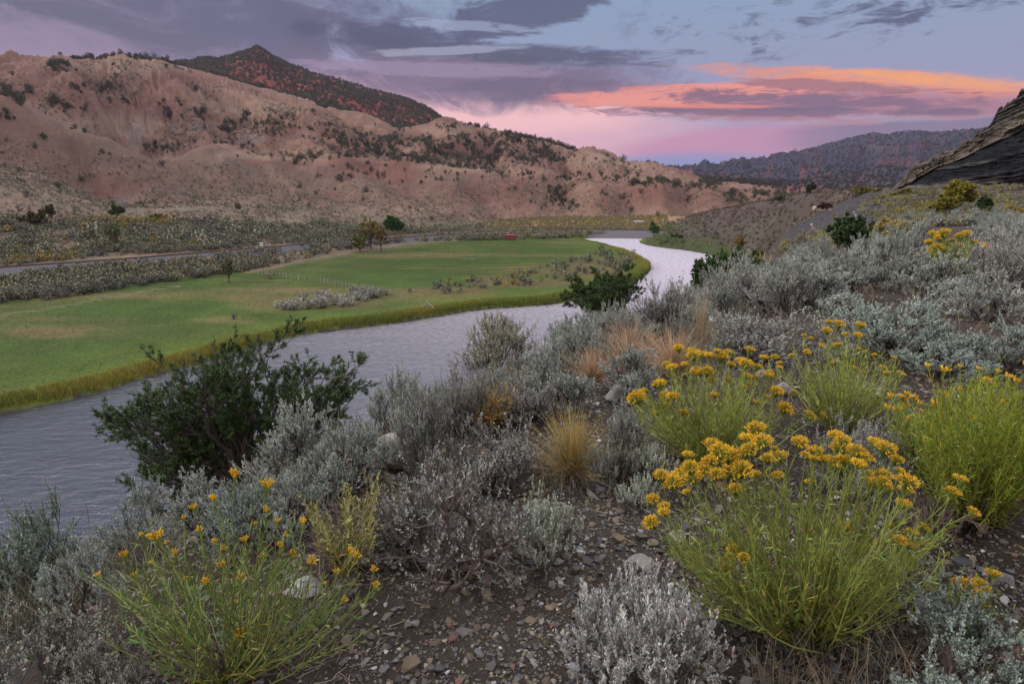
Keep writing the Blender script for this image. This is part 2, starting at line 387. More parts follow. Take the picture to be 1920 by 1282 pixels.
CR = np.array([c[0] for c in C]); CZ = np.array([c[1] for c in C])
for k in range(1, len(CR)): CR[k] = np.maximum(CR[k], CR[k - 1] * 1.02 + .01)
# monotone cubic tangents
dR = np.diff(CR, axis=0); sl = np.diff(CZ, axis=0) / dR
MT = np.zeros_like(CZ); MT[0] = 0; MT[-1] = 0
ss_ = sl[:-1] * sl[1:]
MT[1:-1] = np.where(ss_ > 0, 2 * sl[:-1] * sl[1:] / (sl[:-1] + sl[1:] + np.where(ss_ > 0, 0, 1e9)), 0)
def base_z(x, y):
    x = np.asarray(x, float); y = np.asarray(y, float); shp = np.broadcast(x, y).shape
    x = np.broadcast_to(x, shp).ravel(); y = np.broadcast_to(y, shp).ravel()
    r = np.hypot(x, y); t = x / np.maximum(y, .05 * r + 1e-6); t = np.clip(t, -2.99, 2.99)
    f = (t + 3.0) / 6.0 * 3000; i = np.clip(f.astype(int), 0, 2999); u = f - i
    out = np.full(len(x), CZ[-1, 0]); z = np.empty(len(x)); done = np.zeros(len(x), bool)
    Rk = CR[0, i] * (1 - u) + CR[0, i + 1] * u; kk = np.zeros(len(x)); res = np.full(len(x), 25.0)
    for k in range(len(CR) - 1):
        R1 = CR[k + 1, i] * (1 - u) + CR[k + 1, i + 1] * u
        m = (r >= Rk) & (r < R1)
        if m.any():
            im, um = i[m], u[m]
            g = lambda A: A[im] * (1 - um) + A[im + 1] * um
            z0, z1, m0, m1 = g(CZ[k]), g(CZ[k + 1]), g(MT[k]), g(MT[k + 1])
            h = R1[m] - Rk[m]; q = (r[m] - Rk[m]) / h
            res[m] = (2 * q**3 - 3 * q**2 + 1) * z0 + (q**3 - 2 * q**2 + q) * h * m0 + (-2 * q**3 + 3 * q**2) * z1 + (q**3 - q**2) * h * m1
            kk[m] = k + q
        Rk = R1
    res[r >= Rk] = 0; kk[r >= Rk] = len(CR) - 1
    return res.reshape(shp), kk.reshape(shp), t.reshape(shp), r.reshape(shp)

def P0(lst, z=0): return [pos(a, b, z) for a, b in lst]
FAR_BANK = P0([(-500, 850), (-200, 815), (0, 778), (67, 763), (117, 754), (187, 737), (267, 711), (350, 690), (440, 662), (523, 638), (567, 628), (640, 618), (673, 615), (740, 607), (800, 597), (853, 588), (907, 580),
                   (973, 576), (1030, 572), (1100, 560), (1160, 543), (1205, 522), (1222, 504), (1214, 494), (1201, 488), (1166, 471), (1119, 460), (1076, 451)])
RIVER = np.array(FAR_BANK + P0([(1090, 447), (1130, 446), (1190, 445), (1230, 444.5), (1262, 445), (1238, 448), (1196, 450), (1204, 458), (1237, 464), (1300, 471), (1345, 482), (1362, 500), (1345, 530),
                               (1300, 562), (1220, 608), (1110, 660), (1010, 722), (900, 780), (700, 858), (500, 918), (300, 975), (150, 1028), (0, 1065), (-300, 1080), (-500, 1080)]))
def chaikin(P, n=2):
    for _ in range(n):
        Q = np.roll(P, -1, 0); P = np.stack([P * .75 + Q * .25, P * .25 + Q * .75], 1).reshape(-1, 2)
    return P
RIVER_S = chaikin(RIVER, 1)
def sdist(P, x, y):
    """signed distance, positive outside"""
    x = np.asarray(x, float); y = np.asarray(y, float)
    d = np.full(x.shape, 1e18); ins = np.zeros(x.shape, bool)
    for a, b in zip(P, np.roll(P, -1, 0)):
        ex, ey = b[0] - a[0], b[1] - a[1]; wx, wy = x - a[0], y - a[1]
        q = np.clip((wx * ex + wy * ey) / (ex * ex + ey * ey + 1e-12), 0, 1)
        d = np.minimum(d, (wx - ex * q) ** 2 + (wy - ey * q) ** 2)
        c = ((a[1] > y) != (b[1] > y)) & (x < (b[0] - a[0]) * (y - a[1]) / (b[1] - a[1] + 1e-12) + a[0]); ins ^= c
    d = np.sqrt(d); return np.where(ins, -d, d)
def inpoly(P, x, y):
    ins = np.zeros(np.shape(x), bool); P = np.asarray(P, float)
    for a, b in zip(P, np.roll(P, -1, 0)):
        ins ^= ((a[1] > y) != (b[1] > y)) & (x < (b[0] - a[0]) * (y - a[1]) / (b[1] - a[1] + 1e-12) + a[0])
    return ins

SUM1 = (float(px2t(235)) * 600, 600.0); SUM2 = (float(px2t(1085)) * 650, 650.0)
def _w(px, r): t_ = float(px2t(px)); yy = r / math.sqrt(1 + t_ * t_); return (t_ * yy, yy)
SPURS = [([(235, 680), (190, 600), (150, 500), (105, 425)], 17, 36), ([(340, 690), (365, 600), (425, 510), (480, 430)], 15, 30), ([(450, 690), (530, 590), (600, 500), (640, 430)], 14, 28), ([(100, 700), (60, 600), (20, 500), (0, 440)], 15, 30),
         ([(560, 670), (640, 590), (705, 510), (760, 430)], 13, 26), ([(690, 650), (750, 560), (800, 480), (830, 420)], 12, 24), ([(850, 645), (850, 570), (880, 500), (915, 430)], 13, 24), ([(960, 635), (965, 560), (985, 480)], 12, 22), ([(1100, 630), (1090, 560), (1125, 490)], 11, 24), ([(1195, 640), (1210, 560), (1230, 480)], 7, 18),
         ([(-40, 410), (60, 345), (110, 312)], 8, 17), ([(225, 405), (310, 350), (345, 305)], 8, 16), ([(400, 400), (470, 350), (520, 305)], 8, 15), ([(540, 395), (610, 345), (660, 300)], 7, 14), ([(690, 385), (750, 340), (790, 302)], 6, 12), ([(860, 395), (880, 350), (890, 325)], 5, 10),
         ([(262, 640), (255, 540), (285, 450)], -13, 13), ([(395, 640), (460, 550), (540, 450)], -8, 10), ([(150, 400), (200, 330)], -5, 8), ([(620, 640), (690, 540), (740, 450)], -8, 10), ([(900, 620), (930, 520), (950, 440)], -8, 9), ([(1045, 620), (1050, 500), (1046, 400)], -7, 9)]
SPURS = [([_w(*q) for q in a], h, w) for a, h, w in SPURS]
def spur_z(x, y):
    o = np.zeros(x.shape)
    for P, h, w in SPURS:
        d = np.full(x.shape, 1e9); xx = x + 9 * vn(x * .03, y * .03, 77); yy = y + 9 * vn(x * .03, y * .03, 78)
        for a, b in zip(P[:-1], P[1:]):
            ex, ey = b[0] - a[0], b[1] - a[1]; q = np.clip(((xx - a[0]) * ex + (yy - a[1]) * ey) / (ex * ex + ey * ey), 0, 1)
            d = np.minimum(d, np.hypot(xx - a[0] - ex * q, yy - a[1] - ey * q))
        o += h * np.exp(-(d / w) ** 2 * (1 if h > 0 else 1.5))
    return o
def T(x, y, full=False):
    x = np.asarray(x, float); y = np.asarray(y, float)
    z, k, t, r = base_z(x, y)
    # near ground: small undulation
    w = sstep(1.0, 4.0, r) * sstep(60, 20, r)
    z = z + w * .10 * fbm(x * .6, y * .6, 3, 5) + .022 * sstep(.5, 2, r) * sstep(25, 8, r) * fbm(x * 6, y * 6, 3, 6)
    # near slopes and rocky bank on the far right
    sl_ = sstep(3.2, 3.7, k) * (1 - sstep(4.0, 4.3, k)) + sstep(px2t(1380), px2t(1430), t) * sstep(4.2, 5, k) * (1 - sstep(6.9, 7.2, k))
    z = z + sl_ * (1.2 * fbm(x * .12, y * .12, 4, 11) + .4 * ridged(x * .5, y * .5, 3, 12))
    w7 = sstep(px2t(1240), px2t(1300), t) * sstep(6.05, 6.4, k) * (1 - sstep(6.8, 7.05, k))
    z = z + w7 * (1.5 * ridged(x * .09, y * .05, 4, 21))
    # meadow
    wf = sstep(4.2, 5, k) * (1 - sstep(6.8, 7.4, k)) * (1 - sstep(px2t(1330), px2t(1400), t))
    z = z + wf * .25 * fbm(x * .05, y * .05, 3, 31)
    # hills: fluting that runs down towards the valley
    L = np.log(np.maximum(r, 1))
    wp = .25 * fbm(t * 9, L * 7, 3, 41)
    # spurs and gullies fan out from the two summits
    fl = 0; fl2 = 0; sp = 0; fl3 = 0
    w2 = sstep(px2t(700), px2t(900), t)
    for (sx_, sy_), ww in ((SUM1, 1 - w2), (SUM2, w2)):
        ph = np.arctan2(x - sx_, -(y - sy_) + 40); ds = np.hypot(x - sx_, y - sy_) / 160
        ph = ph + .10 * fbm(x * .012, y * .012, 3, 52)
        fl = fl + ww * ridged(ph * 5.2, ds * .7, 4, 42, .55); fl2 = fl2 + ww * ridged(ph * 15 + wp * 2, ds * 2.6, 4, 43, .6)
        sp = sp + ww * ridged(ph * 2.3 + 1.3, ds * .45, 2, 48); fl3 = fl3 + ww * ridged(ph * 42 + wp * 5, ds * 6, 3, 50, .6)
    tf = sstep(15.3, 16, k)
    fl = fl * (1 - tf) + tf * ridged(t * 17 + wp * 2.2, L * 2.2, 4, 53); fl2 = fl2 * (1 - tf) + tf * ridged(t * 50 + wp * 6, L * 5, 4, 54)
    flat = sstep(px2t(900), px2t(980), t) * (1 - sstep(8.8, 9.2, k))
    amp = np.interp(k, [7.6, 8.2, 9, 10, 11, 12, 13, 14, 14.8, 15.05, 16, 17, 18, 19, 20],
                    [0, 1.0, 2.6, 4.5, 5.0, 6, 13, 14, 4.0, 1.0, 14, 3, 24, 6, 20])
    amp = amp * (1 - .75 * sstep(px2t(1240), px2t(1420), t) * (1 - sstep(16, 17, k)))
    flat = sstep(px2t(900), px2t(980), t) * (1 - sstep(8.8, 9.2, k))
    amp = amp * (1 - .9 * flat)
    z = z + np.interp(k, [8.6, 9.5, 11, 12, 13, 14, 14.8, 15.1, 16, 17, 17.5, 18.3, 19, 20], [0, 2, 3, 4, 9, 11, 3, 0, 4, 6, 30, 45, 8, 0]) * (sp - .2) * (1 - flat * .8) * (1 - .7 * sstep(px2t(900), px2t(1000), t) * (1 - sstep(16, 17, k)))
    z = z + amp * (.66 * (fl - .25) + .42 * fl2 + .18 * fl3 + .35 * fbm(x * .022, y * .022, 4, 44))
    mh = (k > 8.4) & (k < 15)
    if mh.any():
        wk = sstep(8.5, 9.3, k) * (1 - sstep(14.1, 14.85, k)); add_ = np.zeros(z.shape)
        if z.ndim: add_[mh] = spur_z(x[mh], y[mh]) - 4.0
        z = z + add_ * wk
    z = z + sstep(8.6, 9.6, k) * (1 - sstep(14.5, 15, k)) * (1.7 * ridged(x * .045, y * .045, 5, 56, .6) + .35 * ridged(x * .22, y * .22, 3, 57))
    z = z + sstep(7.5, 9, k) * .35 * fbm(x * .18, y * .18, 3, 47)
    # river bed
    sd = np.full(z.shape, 99.0)
    m = (r > 20) & (r < 330)
    if m.any(): sd[m] = sdist(RIVER_S, x[m] if x.ndim else x, y[m] if y.ndim else y)
    sdn = sd + .5 * fbm(x * .35, y * .35, 3, 51)
    zz = np.minimum(z, .35 + np.maximum(sdn, 0) * np.where(k < 4.6, .75, .5) + .12 * np.maximum(sdn - 2, 0) ** 2)
    z = np.where(sd < 30, zz, z)
    z = np.where(sdn < .6, np.minimum(z, .35 * sstep(-.6, .6, sdn) + -1.0 * (1 - sstep(-2.5, .4, sdn))), z)
    if full: return z, k, t, r, sd
    return z
_rr = np.exp(np.linspace(math.log(.7), math.log(4500), 2600))
def hit(px, py):
    """where the ray through a picture point meets the ground"""
    X = (px - 960) / FPX; Y = -(py - 641) / FPX
    d = np.array([X, CT + Y * ST, -ST + Y * CT]); h = math.hypot(d[0], d[1])
    x = d[0] / h * _rr; y = d[1] / h * _rr; z = ZC + d[2] / h * _rr
    g = T(x, y); b = np.nonzero(z < g)[0]
    i = b[0] if len(b) else len(_rr) - 1
    return float(x[i]), float(y[i]), float(g[i]), float(_rr[i])
def at_r(px, r):
    """ground point on the picture column px at horizontal distance r"""
    t = float(px2t(px)); 
    for _ in range(6):
        y = r / math.sqrt(1 + t * t); x = t * y; z = float(T(np.array([x]), np.array([y]))[0])
        p, _q = project(np.array([x]), np.array([y]), np.array([z])); t += (px - float(p[0])) / FPX * .95
    return x, y, z
def scale_at(x, y, z):
    """metres per picture pixel (1920 wide)"""
    return (y * CT - (z - ZC) * ST) / FPX

# ------------------------------------------------------------------ terrain mesh
NA, NR = 1250, 1150
ta = np.concatenate([-np.tan(np.linspace(1.40, .86, 60, endpoint=False)), np.tan(np.linspace(-.86, .86, NA)), np.tan(np.linspace(.86, 1.40, 61))[1:]])
ra = np.concatenate([[.05, .25], np.exp(np.linspace(math.log(.5), math.log(3590), NR))])
A2, R2 = np.meshgrid(np.arctan(ta), ra, indexing='ij')
GX = np.sin(A2) * R2; GY = np.cos(A2) * R2
GZ, GK, GT, GR, GS = T(GX, GY, True)
gpx, gpy = project(GX, GY, GZ)
na, nr = GX.shape
def lerpc(a, b, w): return a + (b - a) * w[..., None]
def zone(lst, w=1.0, n=None):
    """soft union of ellipses (px, py, sx, sy) in map position of the slope seen there"""
    o = np.zeros(gpx.shape)
    for cx, cy, sx, sy in lst:
        o = np.maximum(o, 1 - ((gpx - cx) / sx) ** 2 - ((gpy - cy) / sy) ** 2)
    return o
n1 = fbm(GX * .02, GY * .02, 5, 61); n2 = fbm(GX * .11, GY * .11, 4, 62); n3 = fbm(GX * .6, GY * .6, 3, 63)
soil = np.array([.042, .034, .028])
col_ = np.broadcast_to(soil, GX.shape + (3,)).copy()
col_ = lerpc(col_, np.array([.062, .052, .043]), np.clip(.5 + n3 * .8, 0, 1))
# right bench: dry brown ground with sparse straw
wb = sstep(px2t(1200), px2t(1400), GT) * sstep(2.8, 3.4, GK)
col_ = lerpc(col_, np.array([.078, .064, .050]), wb * np.clip(.6 + n2, 0, 1) * .8)
# dark gravel spur
wsp = sstep(px2t(1450), px2t(1480), GT) * (1 - sstep(px2t(1640), px2t(1700), GT)) * sstep(4.1, 4.4, GK) * (1 - sstep(5.05, 5.3, GK))
col_ = lerpc(col_, np.array([.050, .046, .050]), wsp * .95)
# rocky brown slope right of the river
wr = sstep(px2t(1230), px2t(1290), GT) * sstep(5.4, 5.9, GK) * (1 - sstep(7.1, 7.4, GK))
col_ = lerpc(col_, np.array([.076, .058, .054]), wr)
col_ = lerpc(col_, np.array([.135, .105, .095]), wr * np.clip(n2 * 1.6 - .3, 0, 1))
# meadow
field = (GK > 4.05) & (GK < 7.0) & (GT < px2t(1345)) & (GS > -3)
gr = np.array([.058, .088, .022]); gr2 = np.array([.040, .068, .018]); tan_ = np.array([.150, .110, .055])
fc = lerpc(np.broadcast_to(gr, col_.shape), gr2, np.clip(.5 + n2 * 1.3, 0, 1))
wn = fbm(GX * .020 + .03 * GY, GY * .075, 5, 71)
fc = lerpc(fc, np.array([.100, .085, .038]), np.clip(wn * 2.0 - .4, 0, 1) * .5)
fz = zone([(620, 490, 150, 9), (760, 482, 120, 7), (1060, 455, 60, 4), (1000, 497, 90, 8), (520, 575, 120, 16), (90, 625, 90, 12), (560, 545, 60, 6), (480, 560, 90, 8), (900, 520, 70, 5), (430, 600, 80, 10), (1100, 470, 50, 6)]) + wn * 1.3
fc = lerpc(fc, tan_, sstep(.05, 1.2, fz) * .6)
# mowing rows in the far meadow
row = .5 + .5 * np.sin((GY - .30 * GX) * 1.15 + 1.5 * n2)
wrow = (GY > 130) & (GK < 6.8)
fc = lerpc(fc, fc * .66, row * wrow * sstep(130, 160, GY) * .9)
bank = np.exp(-np.maximum(GS, 0) / 6.0)
fc = lerpc(fc, np.array([.115, .145, .024]), bank * .8)
# farm track
trk = np.array(P0([(-20, 595), (100, 578), (200, 560), (300, 545), (330, 541)], 1.4))
def dline(P, x, y):
    d = np.full(x.shape, 1e9)
    for a, b in zip(P[:-1], P[1:]):
        ex, ey = b[0] - a[0], b[1] - a[1]; q = np.clip(((x - a[0]) * ex + (y - a[1]) * ey) / (ex * ex + ey * ey), 0, 1)
        d = np.minimum(d, np.hypot(x - a[0] - ex * q, y - a[1] - ey * q))
    return d
dt_ = dline(trk, GX, GY)
fc = lerpc(fc, np.array([.15, .125, .085]), np.clip(np.exp(-((dt_ - .8) / .35) ** 2) + 0 * dt_, 0, 1) * .85)
trk2 = np.array(P0([(470, 512), (560, 492), (640, 478), (700, 468), (760, 458), (850, 452)], 1.6))
fc = lerpc(fc, np.array([.21, .15, .11]), np.exp(-(dline(trk2, GX, GY) / 1.9) ** 2) * .9)
# dry strip under the shrub band
shr = zone([(850, 545, 110, 12), (980, 530, 120, 12), (1120, 500, 80, 22), (620, 568, 110, 14)]) + n2 * .5
fc = lerpc(fc, np.array([.115, .085, .045]), sstep(0, .8, shr) * .7)
fw = (1 - sstep(1.9, 3.2, GZ)) * (sstep(4.02, 4.15, GK) * (1 - sstep(6.75, 7.05, GK)) * (1 - sstep(px2t(1325), px2t(1350), GT)))
col_ = lerpc(col_, fc, fw)
# green right bank
wgb = sstep(px2t(1195), px2t(1215), GT) * np.exp(-np.maximum(GS, 0) / 9) * (GK > 5.2)
col_ = lerpc(col_, np.array([.042, .052, .022]), np.clip(wgb * 1.2, 0, 1))
# valley side shrubland
hb = np.array([.172, .108, .082]); hr = np.array([.122, .064, .050]); hs = np.array([.118, .084, .066]); hp = np.array([.150, .082, .066])
sage_ = lerpc(np.broadcast_to(np.array([.125, .102, .076]), col_.shape), np.array([.170, .120, .088]), np.clip(.4 + n2 * 1.2, 0, 1))
wv = sstep(6.75, 7.05, GK) * (1 - sstep(px2t(1230), px2t(1290), GT))
col_ = lerpc(col_, sage_, wv)
yel = sstep(px2t(880), px2t(960), GT) * sstep(7.1, 7.3, GK) * (1 - sstep(8.9, 9.1, GK)) * (1 - sstep(px2t(1240), px2t(1300), GT))
col_ = lerpc(col_, lerpc(np.broadcast_to(np.array([.26, .17, .07]), col_.shape), np.array([.27, .18, .12]), np.clip(.4 + n2 * 2, 0, 1)), yel * .9)
# hills
wh = sstep(8.5, 9.3, GK) * (1 - sstep(px2t(1500), px2t(1560), GT))
hcol = lerpc(np.broadcast_to(hb, col_.shape), hp, np.clip(.35 + n1 * 1.4, 0, 1))
low_ = 1 - sstep(10.7, 11.3, GK)
hcol = lerpc(hcol, hs, low_ * np.clip(.75 + n2 * .6, 0, 1) * (1 - sstep(px2t(860), px2t(960), GT)))
red = zone([(150, 170, 95, 40), (300, 215, 95, 40), (210, 180, 60, 30), (420, 215, 70, 25), (40, 170, 60, 30), (520, 300, 90, 22), (700, 320, 130, 22), (240, 352, 40, 10), (330, 375, 90, 10), (760, 262, 140, 22), (900, 285, 150, 26),
            (1000, 300, 100, 22), (900, 365, 70, 24), (1000, 365, 90, 34), (1130, 368, 90, 40), (1220, 368, 80, 34), (1330, 366, 90, 34), (1440, 372, 60, 20), (610, 370, 90, 22), (640, 250, 60, 18)]) + n1 * .9 + n2 * .35
hcol = lerpc(hcol, hr, sstep(-.1, 1.1, red) * .78)
hcol = lerpc(hcol, np.array([.145, .080, .066]), sstep(.3, .9, fbm(GX * .03 + 9, GZ * .35, 3, 66)) * .5 * sstep(0, .5, red))
pale = zone([(1110, 300, 80, 20), (840, 245, 60, 14), (220, 235, 110, 26), (250, 125, 120, 20), (480, 200, 120, 24), (500, 290, 120, 14), (1195, 310, 30, 8), (860, 315, 100, 10), (960, 322, 80, 8), (700, 400, 120, 16), (800, 395, 60, 12)]) + n2 * .3
hcol = lerpc(hcol, np.array([.200, .138, .104]), sstep(0, .8, pale) * .75)
grey = zone([(258, 255, 26, 34), (345, 240, 50, 14), (470, 260, 40, 14)]) + n2 * .4
hcol = lerpc(hcol, np.array([.17, .145, .140]), sstep(.1, .7, grey) * .45)
# back peak and far ridge
hcol = lerpc(hcol, np.array([.150, .042, .032]), sstep(15.2, 16.0, GK))
col_ = lerpc(col_, hcol, wh)
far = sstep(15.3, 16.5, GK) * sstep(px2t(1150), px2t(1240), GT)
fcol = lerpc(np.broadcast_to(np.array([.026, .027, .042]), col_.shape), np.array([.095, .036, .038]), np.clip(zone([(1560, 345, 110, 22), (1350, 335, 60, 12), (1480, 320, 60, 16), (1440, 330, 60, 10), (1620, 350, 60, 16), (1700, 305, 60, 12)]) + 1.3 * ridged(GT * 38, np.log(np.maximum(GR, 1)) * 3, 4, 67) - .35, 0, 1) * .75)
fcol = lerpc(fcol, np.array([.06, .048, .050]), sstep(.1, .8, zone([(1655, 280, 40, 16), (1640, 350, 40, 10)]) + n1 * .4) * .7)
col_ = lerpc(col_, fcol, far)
wet = (GS < .3) & (GK > 3.5)
col_[wet] = np.array([.05, .045, .038])

def terrain_mat(name, sc, amp_, bd, bs, sc2=None, amp2=0):
    m = bpy.data.materials.new(name); m.use_nodes = True; t = m.node_tree
    b = t.nodes['Principled BSDF']; b.inputs['Roughness'].default_value = .95; b.inputs['Specular IOR Level'].default_value = .08
    a = t.nodes.new('ShaderNodeAttribute'); a.attribute_name = 'Col'; c = a.outputs['Color']
    tc = t.nodes.new('ShaderNodeTexCoord').outputs['Object']
    k = noise(t, tc, sc, 8, .68) * (2 * amp_) + (1 - amp_)
    if amp2: k = k * (noise(t, tc, sc2, 4, .6) * (2 * amp2) + (1 - amp2))
    c = mixc(t, 1.0, c, combine(t, k, k, k), 'MULTIPLY'); t.links.new(c, b.inputs['Base Color'])
    bn = t.nodes.new('ShaderNodeBump'); bn.inputs['Strength'].default_value = 1; bn.inputs['Distance'].default_value = bd
    t.links.new(noise(t, tc, bs, 8, .7).s, bn.inputs['Height']); t.links.new(bn.outputs[0], b.inputs['Normal'])
    return m
M_GROUND = terrain_mat('ground', 26, .75, .03, 30, 3, .3)
M_FIELD = terrain_mat('field', 1.3, .55, .10, 2.5, .15, .3)
M_HILLS = terrain_mat('hills', .9, .50, .55, .7, .12, .40)
VI = np.arange(na * nr).reshape(na, nr)
Q = np.stack([VI[:-1, :-1], VI[1:, :-1], VI[1:, 1:], VI[:-1, 1:]], -1)
kq = GK[:-1, :-1]; tq = GT[:-1, :-1]
is_field = (kq >= 4.02) & (kq < 6.95) & (tq < px2t(1340))
is_ground = ~is_field & ((kq < 4.02) | ((tq >= px2t(1340)) & (kq < 7.2)))
VV = np.stack([GX, GY, GZ], -1).reshape(-1, 3); CC = np.concatenate([col_, np.ones(col_.shape[:2] + (1,))], -1).reshape(-1, 4)
def submesh(name, mask, m):
    F = Q[mask]; u, inv = np.unique(F, return_inverse=True); F = inv.reshape(F.shape)
    me = bpy.data.meshes.new(name); me.vertices.add(len(u)); me.vertices.foreach_set('co', VV[u].astype(np.float32).ravel())
    me.loops.add(F.size); me.loops.foreach_set('vertex_index', F.astype(np.int32).ravel())
    me.polygons.add(len(F)); me.polygons.foreach_set('loop_start', (np.arange(len(F)) * 4).astype(np.int32))
    at = me.attributes.new('Col', 'FLOAT_COLOR', 'POINT'); at.data.foreach_set('color', CC[u].astype(np.float32).ravel())
    me.materials.append(m); me.update(calc_edges=True); me.polygons.foreach_set('use_smooth', np.ones(len(F), bool))
    o = ob(name, me); o['kind'] = 'structure'; return o
submesh('ground', is_ground, M_GROUND)
submesh('field', is_field, M_FIELD)
submesh('hills', ~is_field & ~is_ground, M_HILLS)

# ------------------------------------------------------------------ river
m = bpy.data.materials.new('water'); m.use_nodes = True; t = m.node_tree
b = t.nodes['Principled BSDF']; b.inputs['Base Color'].default_value = (.030, .034, .045, 1)
b.inputs['Roughness'].default_value = .24; b.inputs['IOR'].default_value = 2.1; b.inputs['Specular IOR Level'].default_value = .5
tc = t.nodes.new('ShaderNodeTexCoord').outputs['Object']
mp = t.nodes.new('ShaderNodeMapping'); mp.inputs['Rotation'].default_value = (0, 0, math.radians(-14)); mp.inputs['Scale'].default_value = (.55, 1.5, 1)
t.links.new(tc, mp.inputs[0])
h = noise(t, mp.outputs[0], .9, 5, .62, .6) + noise(t, mp.outputs[0], 4.0, 3, .6) * .22 + noise(t, mp.outputs[0], .12, 2, .5) * 1.2
bn = t.nodes.new('ShaderNodeBump'); bn.inputs['Strength'].default_value = 1; bn.inputs['Distance'].default_value = .24
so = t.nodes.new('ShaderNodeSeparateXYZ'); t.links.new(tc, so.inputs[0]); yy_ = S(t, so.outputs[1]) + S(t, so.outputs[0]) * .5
rif_sheen = (yy_.ss(20, 220) * 1.15) * (noise(t, mp.outputs[0], 1.7, 5, .7).ss(.30, .62) * .75 + .25)      # riffles, plus bright sky reflection painted into the colour up the river
t.links.new(mixc(t, rif_sheen.clamp(), (.030, .034, .045), (.56, .50, .56)), b.inputs['Base Color'])
t.links.new(h.s, bn.inputs['Height']); t.links.new(bn.outputs[0], b.inputs['Normal'])
mb = MB()
wp_ = np.array([(-130, 15), (-130, 120), (-40, 200), (60, 345), (160, 345), (160, 120), (60, 50), (-40, 15)], float)
gx, gy = np.meshgrid(np.linspace(-150, 170, 33), np.linspace(12, 350, 34), indexing='ij')
vi = np.arange(gx.size).reshape(gx.shape)
F = np.stack([vi[:-1, :-1], vi[1:, :-1], vi[1:, 1:], vi[:-1, 1:]], -1).reshape(-1, 4)
cx_ = gx.ravel()[F].mean(1); cy_ = gy.ravel()[F].mean(1)
F = F[sdist(RIVER_S, cx_, cy_) < 16]
V = np.stack([gx.ravel(), gy.ravel(), np.zeros(gx.size)], -1)
u, inv = np.unique(F, return_inverse=True)
mb.add(V[u], inv.reshape(-1, 4)); o = mb.build('river', m); o['kind'] = 'structure'
